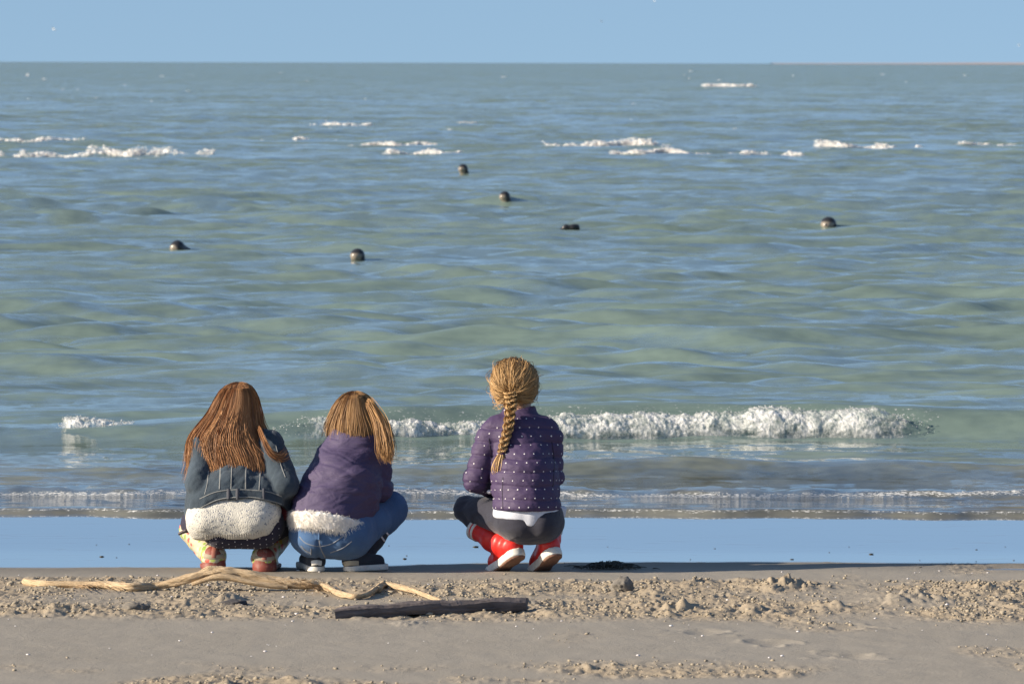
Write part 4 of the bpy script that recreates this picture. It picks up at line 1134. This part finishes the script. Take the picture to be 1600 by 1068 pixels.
    # hair drawn back into a braid
    g = np.random.default_rng(41)
    hc = head + (0, -.004, .004); rad = np.array([.095, .104, .104]); n = 8000
    gat = np.array(Q(797, 616, .06)) - hc; gd = gat / rad; gd /= np.linalg.norm(gd)
    dv = g.normal(size=(n * 3, 3)); dv /= np.linalg.norm(dv, axis=1)[:, None]
    ca = dv @ gd; ok = (ca < math.cos(R(12))) & (ca > math.cos(R(128))) & ~((dv[:, 1] > .35) & (dv[:, 2] < .35)) & (dv[:, 2] > -.75)
    dv = dv[ok][:n]; n = len(dv); om = np.arccos(dv @ gd)[:, None, None]
    t = np.linspace(0, 1, 18)[None, :, None]
    D = (np.sin((1 - t) * om) * dv[:, None] + np.sin(t * om) * gd[None, None]) / np.sin(om)
    lift_ = 1 + .045 * (1 - t) * g.random((n, 1, 1)) + .05 * np.sin(t * math.pi) * g.random((n, 1, 1)) * np.clip(dv[:, None, 2:3] + .3, 0, 1)
    lift_ = lift_ * (1 - .05 * t)
    C = hc + D * rad * lift_ + g.normal(0, .0022, (n, 1, 3)) + .006 * np.stack([noise3(dv[:, :1] * 3 + t[..., 0] * 2, dv[:, 1:2] * 3, k * 7.0 + dv[:, 2:3] * 3) for k in range(3)], -1) + np.where(g.random((n, 1, 1)) < .16, g.normal(0, .016, (n, 1, 3)) * np.sin(t * math.pi), 0)
    C[..., 2] += -.012 * np.sin(t[..., 0] * math.pi) * np.clip(-dv[:, None, 2], 0, 1)
    cl = noise3(dv[:, 0] * 6, dv[:, 1] * 6, dv[:, 2] * 6)
    tone = np.clip(.45 + .22 * cl + g.normal(0, .09, n), 0, 1)
    V2, F2 = ICO2; V2 = hc + V2 * rad * .955; keep = ~np.any((V2[F2][:, :, 1] - hc[1] > .055) & (V2[F2][:, :, 2] - hc[2] < .04), 1)
    Fq = F2[keep]; Fq = np.concatenate([Fq, Fq[:, 2:3]], 1)
    # finer cap
    th = np.linspace(0, math.pi, 22)[:, None]; ph = np.linspace(0, 2 * math.pi, 40)[None]
    dirs = np.stack([np.sin(th) * np.cos(ph), np.sin(th) * np.sin(ph), np.cos(th) * np.ones_like(ph)], -1).reshape(-1, 3)
    Fg = grid_faces(22, 40); Vc = hc + dirs * rad * .96
    kf = ~np.any((dirs[Fg][:, :, 1] > .30) & (dirs[Fg][:, :, 2] < .38), 1) & ~np.any(dirs[Fg][:, :, 2] < -.72, 1)
    strand_object('hair', C, .0008 * np.ones((n, 18)) * g.uniform(.6, 1.2, (n, 1)), tone, BLOND, root, extra=(Vc, Fg[kf], np.full(len(Vc), .25)))
    # braid: three bundles weaving
    m = 120; path = smooth_path([Q(797, 612, .045), Q(798, 625, .02), Q(797, 645, .012), Q(794, 668, -.005), Q(788, 690, -.022), Q(784, 707, -.032)], m)
    Cs, tn = [], []
    s = np.linspace(0, 1, m); wd = r_(8.2) * (1 - .32 * s); ph0 = s * 2 * math.pi * 3.6
    for k in range(3):
        a = ph0 + k * 2 * math.pi / 3
        ctr = path + np.stack([wd * .78 * np.sin(a), wd * .62 * np.sin(2 * a) - .004, 0 * s], 1)
        for i in range(60):
            o = g.normal(0, 1, 2); o /= max(1, np.linalg.norm(o) / 1.0)
            tw = .6 * s * 6
            off = np.stack([wd * .50 * (o[0] * np.cos(tw) - o[1] * np.sin(tw)), wd * .42 * (o[0] * np.sin(tw) + o[1] * np.cos(tw)), 0 * s], 1)
            Cs.append(ctr + off + g.normal(0, .0006, (1, 3))); tn.append(np.clip(g.normal(.58, .2), 0, 1))
    strand_object('braid', np.array(Cs), .0015 * np.ones((len(Cs), m)), np.array(tn), BLOND, root)
    end = path[-1]
    V, F = tube([end + (0, 0, .008), end + (0, 0, .003), end + (0, 0, -.003), end + (0, 0, -.008)], [.010, .0135, .0135, .010], 14)
    reparent(mesh_np('hair_tie', V, F, cloth_mat('hair_tie_purple', (.10, .04, .13), .1, .7)), root)
    n = 150; t = np.linspace(0, 1, 12); C = []
    tp = smooth_path([end, Q(781, 720, -.04), Q(779, 732, -.04), Q(778, 741, -.035)], 12)
    for i in range(n):
        o = g.normal(0, 1, 3) * (.0075, .006, .003); L = g.uniform(.7, 1.03)
        bi = np.stack([np.interp(np.linspace(0, 11 * L, 12), np.arange(12), tp[:, c]) for c in range(3)], 1)
        C.append(bi + o * (.35 + 1.1 * np.sin(t * 2.6) ** 1)[:, None])
    strand_object('braid_end', np.array(C), .0014 * (1 - .7 * t ** 2)[None] * np.ones((n, 1)), np.clip(g.normal(.7, .2, n), 0, 1), BLOND, root)

child_denim(); child_fur(); child_braid()
# ================================================================== DRIFTWOOD
def wood_mat(name, dark, mid, light, grain=1.0):
    M = Mat(name)
    at = M.node('ShaderNodeAttribute'); at.attribute_name = 'along'
    an = M.node('ShaderNodeAttribute'); an.attribute_name = 'round'
    cb = M.node('ShaderNodeCombineXYZ'); M.link(M.math('MULTIPLY', at.outputs['Fac'], 3.0), cb.inputs[0]); M.link(M.math('MULTIPLY', an.outputs['Fac'], 9.0 * grain), cb.inputs[1])
    n = M.noise(2.4, 5, 0.65, cb.outputs[0], 0.4); n2 = M.noise(30, 3)
    c = M.ramp(n, [(0.36, dark), (0.47, mid), (0.66, light)])
    M.set(Base_Color=M.mix(M.math('MULTIPLY', n2, 0.35), c, mid), Roughness=0.85, Normal=M.bump(n, 0.8, 0.012)); return M.m
def log_mesh(P, rad, n, sides, rough, seed, flat=1.0):
    path = smooth_path(P, n); rr = np.interp(np.linspace(0, 1, n), np.linspace(0, 1, len(rad)), rad)
    V, F = tube(path, np.ones(n), sides); V = V.reshape(n, sides, 3)
    off = V - path[:, None]
    s = np.linspace(0, 1, n)[:, None] * len(P) * 1.3; th = np.arange(sides)[None] * 2 * math.pi / sides
    k = 1 + rough * fbm(s * 0.8, np.cos(th) * 1.3 + seed, np.sin(th) * 1.3, 2) + rough * .7 * noise3(s * .5, np.cos(th) * 3.2 + seed, np.sin(th) * 3.2)
    off = off * (rr[:, None] * k)[..., None]; off[..., 2] *= flat
    V = (path[:, None] + off).reshape(-1, 3)
    F = np.concatenate([F] + [np.array([[b + i, b + (i + 1) % sides, b + (sides - 1 - i) % sides, b + (sides - i) % sides] for i in range(sides // 2)])[:, ::sg] for b, sg in ((0, 1), ((n - 1) * sides, -1))])
    along = np.repeat(np.linspace(0, 1, n) * len(P) * .35, sides); rd = np.tile(np.abs(np.linspace(-1, 1, sides, endpoint=False)), n)
    return V, F, along, rd
def on_sand(px, py, lift): p = gp(px, py); return np.array([p.x, p.y, p.z + lift])
yl = gp(340, 921).y
PALE = wood_mat('pale_driftwood', (0.22, 0.14, 0.075), (0.58, 0.43, 0.26), (0.74, 0.60, 0.41))
def wp(px, py, dy=0.0):                # low stretches touch the sand just below them, the arch stands over its line
    Yw = yl if 270 < px < 490 else gp(px, max(py + 5.5, 913)).y
    return np.array(W(px, py, Yw + (dy if abs(dy) < .04 and 270 < px < 490 else 0)))
root = empty('driftwood_branch', wp(340, 920)); tag(root, 'long pale crooked driftwood branch lying on the sand behind the children', 'driftwood')
main = [wp(38, 908, .25), wp(70, 911, .2), wp(110, 912, .2), wp(150, 913, .15), wp(175, 914, .1), wp(205, 917), wp(240, 915), wp(275, 909), (wp(305, 900)), wp(328, 893), wp(345, 892), wp(375, 897), wp(410, 904), wp(445, 910), wp(480, 913), wp(508, 916), wp(520, 922, -.03), wp(535, 928, -.06), wp(555, 931, -.08), wp(572, 928, -.08), wp(585, 921, -.06), wp(596, 914, -.05), wp(612, 914, -.06), wp(640, 920, -.1), wp(668, 930, -.15), wp(691, 939, -.2)]
rad = [.016, .017, .016, .015, .018, .021, .018, .020, .024, .027, .026, .026, .025, .022, .021, .018, .014, .013, .013, .013, .0135, .015, .0145, .013, .011, .008]
rad = [r * .84 for r in rad]
V, F, al, rd = log_mesh(main, rad, 260, 20, .36, 2.0)
reparent(mesh_np('branch', V, F, PALE, attrs={'along': al, 'round': rd}), root)
V, F, al, rd = log_mesh([wp(592, 920, -.05), wp(598, 911, -.05), wp(601, 907, -.05)], [.012, .010, .005], 16, 10, .2, 4.0)
reparent(mesh_np('branch_stub', V, F, PALE, attrs={'along': al, 'round': rd}), root)
V, F, al, rd = log_mesh([wp(165, 913, .1), wp(172, 905, .09), wp(176, 903, .09)], [.016, .012, .006], 14, 10, .25, 4.0)
reparent(mesh_np('branch_stub', V, F, PALE, attrs={'along': al, 'round': rd}), root)
V, F, al, rd = log_mesh([wp(300, 912, -.02), wp(345, 901, -.03), (wp(400, 911, -.03)), wp(450, 917, -.02)], [.008, .012, .012, .008], 60, 12, .35, 8.0)
reparent(mesh_np('split_edge', V, F, PALE, attrs={'along': al, 'round': rd}), root)
g = np.random.default_rng(77); C = []
for i in range(150):                                             # loose bark fibres
    c0, sp = ((132, 910), 9) if i < 30 else (((178, 914), 9) if i < 55 else ((482, 913), 22))
    x = c0[0] + g.normal(0, sp); y = np.interp(x, [38, 175, 345, 508], [909, 913, 891, 915]) + g.normal(0, 3)
    a = g.uniform(-1, 1); L = g.uniform(5, 14); dy = -.035
    C.append([wp(x + math.cos(a) * L * t, y + math.sin(a) * L * t * .6 + 2 * t * t, dy + .01 * math.sin(i)) for t in np.linspace(0, 1, 6)])
V, F = strands(np.array(C), 0.0018 * np.linspace(1, .4, 6)[None] * np.ones((150, 1)))
tag(reparent(mesh_np('bark_fibre', V, F, cloth_mat('bark_fibre', (.36, .24, .13), .3, .95)), root), kind='stuff')

# dark weathered plank
yp = gp(680, 962).y
M = Mat('dark_weathered_wood'); gr = M.noise(14, 5, .65, M.pos((.35, 1, 3.5)), .5)
M.set(Base_Color=M.ramp(gr, [(.3, (.05, .041, .040)), (.5, (.115, .094, .088)), (.72, (.19, .16, .15))]), Roughness=.8, Normal=M.bump(gr, .9, .012)); DARKW = M.m
a0, a1 = np.array(W(526, 959, yp - .12)), np.array(W(824, 939, yp + .22))
n = 60; t = np.linspace(0, 1, n)
prof = [(-.05, -.026), (.05, -.026), (.056, -.008), (.052, .014), (.036, .021), (0, .023), (-.036, .020), (-.052, .012), (-.056, -.008)]
V = []
for i in range(n):
    c = a0 + (a1 - a0) * t[i] + np.array([0, 0, .006 * math.sin(t[i] * 5) + .003 * math.sin(t[i] * 17)])
    k = 1 - .25 * max(0, t[i] - .9) * 10 * .5
    for j, (u, w) in enumerate(prof):
        q1 = .005 * float(noise3(t[i] * 9, j * 1.7, 0.3)) + .003 * float(noise3(t[i] * 28, j * 2.7, 3.3))
        V.append(c + np.array([0.12 * u + (.012 * noise3(j * 1.3, 0, 0) if i in (0, n - 1) else 0), u * k, w * k + q1]))
m = len(prof); F = [[i * m + j, i * m + (j + 1) % m, (i + 1) * m + (j + 1) % m, (i + 1) * m + j] for i in range(n - 1) for j in range(m)]
V = np.array(V); ce = len(V); V = np.concatenate([V, [V[:m].mean(0), V[-m:].mean(0)]])
F += [[ce, (j + 1) % m, j, j] for j in range(m)] + [[ce + 1, (n - 1) * m + j, (n - 1) * m + (j + 1) % m, (n - 1) * m + (j + 1) % m] for j in range(m)]
me = bpy.data.meshes.new('wooden_plank'); me.from_pydata([tuple(v) for v in V], [], [tuple(dict.fromkeys(f)) for f in F]); me.materials.append(DARKW)
o = bpy.data.objects.new('wooden_plank', me); COL.objects.link(o)
tag(o, 'dark weathered flat plank half buried in front of the pale branch tip', 'plank')

# ================================================================== SMALL THINGS ON THE SAND
def split(V, F):
    V = list(map(tuple, V)); m = {}; G = []
    def mid(a, b):
        k = (min(a, b), max(a, b))
        if k not in m:
            v = np.array(V[a]) + np.array(V[b]); v /= np.linalg.norm(v); V.append(tuple(v)); m[k] = len(V) - 1
        return m[k]
    for a, b, c in F:
        x, y, z = mid(a, b), mid(b, c), mid(c, a); G += [(a, x, z), (b, y, x), (c, z, y), (x, y, z)]
    return np.array(V), np.array(G)
ICO3 = split(*split(*ICO2))
def rock(name, px, py, size, mat, label, cat, seed, squash=(1, 1, .6), sink=.3):
    V, F = ICO3
    d = 1 + .30 * noise3(V[:, 0] * 1.4 + seed, V[:, 1] * 1.4, V[:, 2] * 1.4) + .35 * np.abs(noise3(V[:, 0] * 3 + seed, V[:, 1] * 3, V[:, 2] * 3)) + .22 * np.abs(noise3(V[:, 0] * 7 + seed, V[:, 1] * 7, V[:, 2] * 7))
    p = gp(px, py); s = np.array(squash) * size
    V = V * d[:, None] * s + np.array([p.x, p.y, sand_at(p.x, p.y) + s[2] * (1 - sink) * .6])
    return tag(mesh_np(name, V, F, mat, smooth=False), label, cat)
def stone_mat(name, c):
    M = Mat(name); n = M.noise(60, 4, .65); c = np.array(c)
    M.set(Base_Color=M.mix(n, tuple(c * .6), tuple(c * 1.3)), Roughness=.9, Normal=M.bump(n, .6, .006)); return M.m
GREY = stone_mat('damp_clod', (.17, .155, .135)); DKST = stone_mat('dark_stone', (.055, .052, .055)); TANC = stone_mat('dry_clod', (.33, .285, .215))
rock('sand_clod', 972, 923, .040, GREY, 'pointed grey sand clod on the rough sand right of the red boots', 'sand clod', 3, (1, 1, .85))
rock('stone', 368, 944, .034, DKST, 'flat dark stone in the sand below the pale branch', 'stone', 5, (1.2, 1, .35), .1)
rock('stone', 212, 954, .036, GREY, 'grey lump in the sand left of the flat dark stone', 'stone', 9, (1.2, 1, .5))
rock('sand_clod', 838, 944, .024, GREY, 'small grey clod touching the right end of the dark plank', 'sand clod', 19)
# a clump of dark seaweed at the wet edge
g = np.random.default_rng(55); C = []; p = gp(950, 888)
for i in range(170):
    x0 = p.x + g.normal(0, .055); y0 = p.y + g.normal(0, .05); a = g.uniform(0, 6.28); L = g.uniform(.02, .07)
    C.append([(x0 + math.cos(a) * L * t, y0 + math.sin(a) * L * t, float(beach_z(y0)) + .006 + .024 * math.sin(3.0 * t) * max(.1, 1 - abs(x0 - p.x) / .13)) for t in np.linspace(0, 1, 6)])
V, F = strands(np.array(C), .0030 * np.linspace(1, .5, 6)[None] * np.ones((170, 1)))
M = Mat('seaweed'); M.set(Base_Color=M.mix(M.noise(40, 2), (.018, .018, .014), (.05, .045, .03)), Roughness=.5)
tag(mesh_np('seaweed_clump', V, F, M.m), 'dark seaweed clump on damp sand right of the red boots', 'seaweed', None, 'stuff'); SEAW = M.m
# crumbs of dry sand
g = np.random.default_rng(66); x = g.uniform(-2.5, 2.5, 60000); y = g.uniform(18.7, 24.7, 60000)
ok = g.random(60000) < rough_mask(x, y) ** 1.5 * (.30 + .9 * np.maximum(0, noise3(x * 2, y * 1.2, 33.)))
cs = np.column_stack([x, y])[ok][:8000]; n = len(cs)
rs = .0022 + .0055 * g.random(n) ** 3 + np.where(g.random(n) < .015, .005, 0)
z = beach_z(cs[:, 1]) + sand_bump(cs[:, 0], cs[:, 1])
V, F = blobs(np.column_stack([cs, z + rs * .35]), rs, ICO, np.column_stack([np.ones(len(rs)) * 1.2, np.ones(len(rs)), np.full(len(rs), .8)]), .30, g)
tag(mesh_np('sand_crumbs', V, F, TANC, smooth=False), 'loose tan crumbs scattered over the rough dry sand', 'sand', None, 'stuff')
# bits of shell and weed left by the water
n = 150; x = g.uniform(-2.5, 2.5, n); y = g.uniform(20, 24.9, n); rr = .0018 + .0045 * g.random(n) ** 3
V, F = blobs(np.column_stack([x, y, beach_z(y) + sand_bump(x, y) * (y < 25) + .002]), rr, ICO, np.tile((1.3, 1.2, .5), (n, 1)), .15, g)
tag(mesh_np('shell_bits', V, F, DOTW, smooth=False), 'tiny pale shell bits strewn over the smooth sand', 'shells', None, 'stuff')
n = 34; x = g.uniform(-2.4, 2.4, n); y = g.uniform(24.8, 26.4, n); rr = .002 + .006 * g.random(n) ** 3
V, F = blobs(np.column_stack([x, y, beach_z(y) + .002]), rr, ICO, np.tile((2.0, 1.2, .45), (n, 1)), .2, g)
tag(mesh_np('weed_bits', V, F, SEAW, smooth=False), 'tiny dark weed bits on the wet shining sand', 'seaweed', None, 'stuff')

# ================================================================== SEALS
M = Mat('seal_fur')
tone = M.attr('pale')
M.set(Base_Color=M.mix(tone, M.mix(M.noise(60, 3), (.014, .014, .016), (.035, .034, .036)), M.mix(M.noise(70, 3), (.30, .25, .19), (.46, .40, .32))), Roughness=.28)
SEAL = M.m
def seal(px, py, wpx, hpx, face, label, back=False, trail=False):
    p = gp(px, py, True); s = FPX / p.y; w = wpx / s; h = hpx / s
    best = None                                   # rest the seal on a patch of water no nearer crest hides
    for Yt in np.linspace(p.y - 4, p.y + 2, 61):
        Yl = np.linspace(Yt - 14, Yt, 90); hl = sea_h((px - 800) / FPX * Yl, Yl, DQ)
        los = float(np.max(CAM_H - (CAM_H - hl) * (Yt / Yl))); z0 = float(hl[-1])
        yy = 98 + FPX * (CAM_H - z0) / Yt
        cost = abs(yy - py) * .004 + (los - z0)
        if best is None or cost < best[0]: best = (cost, Yt, z0, los)
    _, Yt, z0, los = best
    tgt = np.array(W(px, py, Yt)); tgt[2] = z0 + .22 * max(0, los - z0)
    base = tgt; r = w * .5
    f = Field(base - 2.4 * w, base + 2.4 * w, w / 22)
    fx = np.array(face, float); fx /= np.linalg.norm(fx)
    if back:
        f.chain([base + (-.50 * w, 0, -.02), base + (-.2 * w, 0, h * .45), base + (.25 * w, 0, h * .42), base + (.46 * w, .02, h * .45), base + (.60 * w, .05, -.04)], (.025, h * .5, h * .55, h * .55, .02), .03)
        muz = base
    else:
        hc = base + np.array([0, 0, h * .92 - r * .72]) - fx * r * .12
        f.ell(hc, (r * .88, r * .88, r * .70), .03)
        muz = hc + fx * r * .72 + np.array([0, 0, -r * .22])
        f.cap(hc, muz, r * .60, r * .40, .05)
        f.cap(hc + (0, 0, -r * .2), hc - fx * r * .9 + np.array([0, 0, -r * 1.9]), r * .80, r * 1.1, .06)
        if trail: f.cap(hc, hc - fx * r * 2.0 + np.array([0, 0, -r * .75]), r * .72, r * .30, .04)
        sd = np.cross(fx, (0, 0, 1))
        for k in (-1, 1):
            f.ell(muz + fx * r * .10 + sd * k * r * .16, (r * .22,) * 3, .02)
    V, F = f.mesh(1)
    if back: pale = np.zeros(len(V))
    else:
        rel = (V - hc) / r
        pale = sstep(.35, .75, rel @ fx - .25 * rel[:, 2] + .2 * noise3(rel[:, 0] * 2, rel[:, 1] * 2, rel[:, 2] * 2)) * (1 - sstep(.05, .40, rel[:, 2])) * .6
        e = [hc + fx * r * .66 + sd * k * r * .38 + np.array([0, 0, r * .30]) for k in (-1, 1)]
        nz = muz + fx * r * .36 + np.array([0, 0, r * .14])
        for q_, rad_ in [(e[0], .16), (e[1], .16), (nz, .15)]: pale = pale * sstep(rad_ * r, rad_ * r * 1.5, np.linalg.norm(V - q_, axis=1))
    o = mesh_np('seal', V, F, SEAL, attrs={'pale': pale})
    return tag(o, label, 'seal', 'seals watching from the water')
seal(723, 271, 15, 15, (-.6, -.8, 0), 'farthest seal, upright head with pale throat nearest the surf line')
seal(788, 314, 15, 12, (-.8, -.6, 0), 'small round seal head just below and right of the farthest one')
seal(889, 357, 26, 7, (-1, 0, 0), 'low black seal back barely breaking the surface', True)
seal(1294, 353, 25, 13, (-.35, -.95, -.05), 'lone seal head with pale muzzle out on the right')
seal(276, 391, 20, 12, (-.9, -.45, -.1), 'leftmost seal head with glinting wet snout', False, True)
seal(558, 406, 21, 15, (-.45, -.9, 0), 'nearest seal, dark head straight out behind the middle child')

# ================================================================== GULLS
M = Mat('gull_white'); M.set(Base_Color=M.mix(M.noise(8, 2), (.70, .70, .70), (.82, .82, .80)), Roughness=.8); GW = M.m
M = Mat('gull_grey'); M.set(Base_Color=M.mix(M.noise(8, 2), (.40, .42, .45), (.52, .54, .57)), Roughness=.8); GG = M.m
BEAK = cloth_mat('gull_beak', (.5, .3, .05))
def gull(px, py, span_px, yaw, bank, label, Yd=None, sitting=False):
    span = .95; Yd = span * FPX / span_px if Yd is None else Yd
    p = Vector(W(px, py, Yd))
    r0 = empty('gull', p); tag(r0, label, 'gull', 'gulls over the sea')
    r0.rotation_euler = (0, bank, yaw)
    n = 12; t = np.linspace(0, 1, n)
    V, F = tube(np.stack([0 * t, -.22 + .44 * t, .02 * np.sin(t * 3)], 1), .075 * np.sin(np.clip(t * .93 + .05, 0, 1) * math.pi) ** .7 + .004, 10)
    mesh_np('body', V, F, GW, r0)
    for s in (-1, 1):
        u = np.linspace(0, 1, 9)[:, None]; v = np.linspace(0, 1, 5)[None]
        ch = .17 * (1 - .75 * u ** 1.5)
        X = s * (.04 + (.44 if not sitting else .05) * u) * np.ones_like(v); Yw = .05 + .06 * np.sin(u * 3) - .13 * u ** 2 - ch * (v - .35); Z = .05 + .12 * np.sin(u * 2.4) - .05 * u + .012 * np.sin(v * 3.1)
        top = np.stack([X, Yw, Z * np.ones_like(v)], -1).reshape(-1, 3); bot = top - (0, 0, .012)
        Fg = grid_faces(9, 5); V = np.concatenate([top, bot]); Fw = np.concatenate([Fg, Fg[:, ::-1] + 45])
        mesh_np('wing', V, Fw, GG, r0)
    V, F = tube([(0, .22, .02), (0, .26, .01), (0, .285, 0)], [.018, .012, .003], 6); mesh_np('beak', V, F, BEAK, r0)
    return r0
gull(84, 46, 11, 1.0, .5, 'gull gliding in the upper left sky')
gull(940, 34, 8, -.8, .3, 'small gull in the sky right of the picture middle')
gull(1023, 2, 9, .4, -.5, 'gull at the very top edge of the sky')
gull(1592, 71, 7, 1.2, .4, 'gull in the sky at the far right edge')
gull(43, 118, 10, .9, -.6, 'gull skimming low over the water at far left')
for x, y, l in ((98, 141, 'leftmost of three tiny gulls low over the water'), (122, 141, 'middle one of three tiny gulls low over the water'), (151, 142, 'rightmost of three tiny gulls low over the water')):
    gull(x, y, 5, .7, .1, l, 455, True).scale = (.6, .6, .6)
# scattered flecks of white on the open sea
g = np.random.default_rng(88); n = 45
px = g.uniform(-60, 1660, n); py = 108 + 130 * g.random(n) ** 1.3
P = np.array([gp(a, b, True) for a, b in zip(px, py)]); Yf = P[:, 1]
hz = sea_h(P[:, 0], Yf, DQ)
sx = Yf / FPX * g.uniform(1.5, 5.5, n); sz = Yf / FPX * g.uniform(.3, .6, n)
V, F = blobs(np.column_stack([P[:, 0], Yf, hz + sz * .5]), np.ones(n), ICO, np.column_stack([sx, sz * 2, sz]), .2, g)
tag(mesh_np('whitecap_flecks', V, F, FOAM_SOLID), 'tiny white flecks of foam scattered over the open sea', 'foam', None, 'stuff')
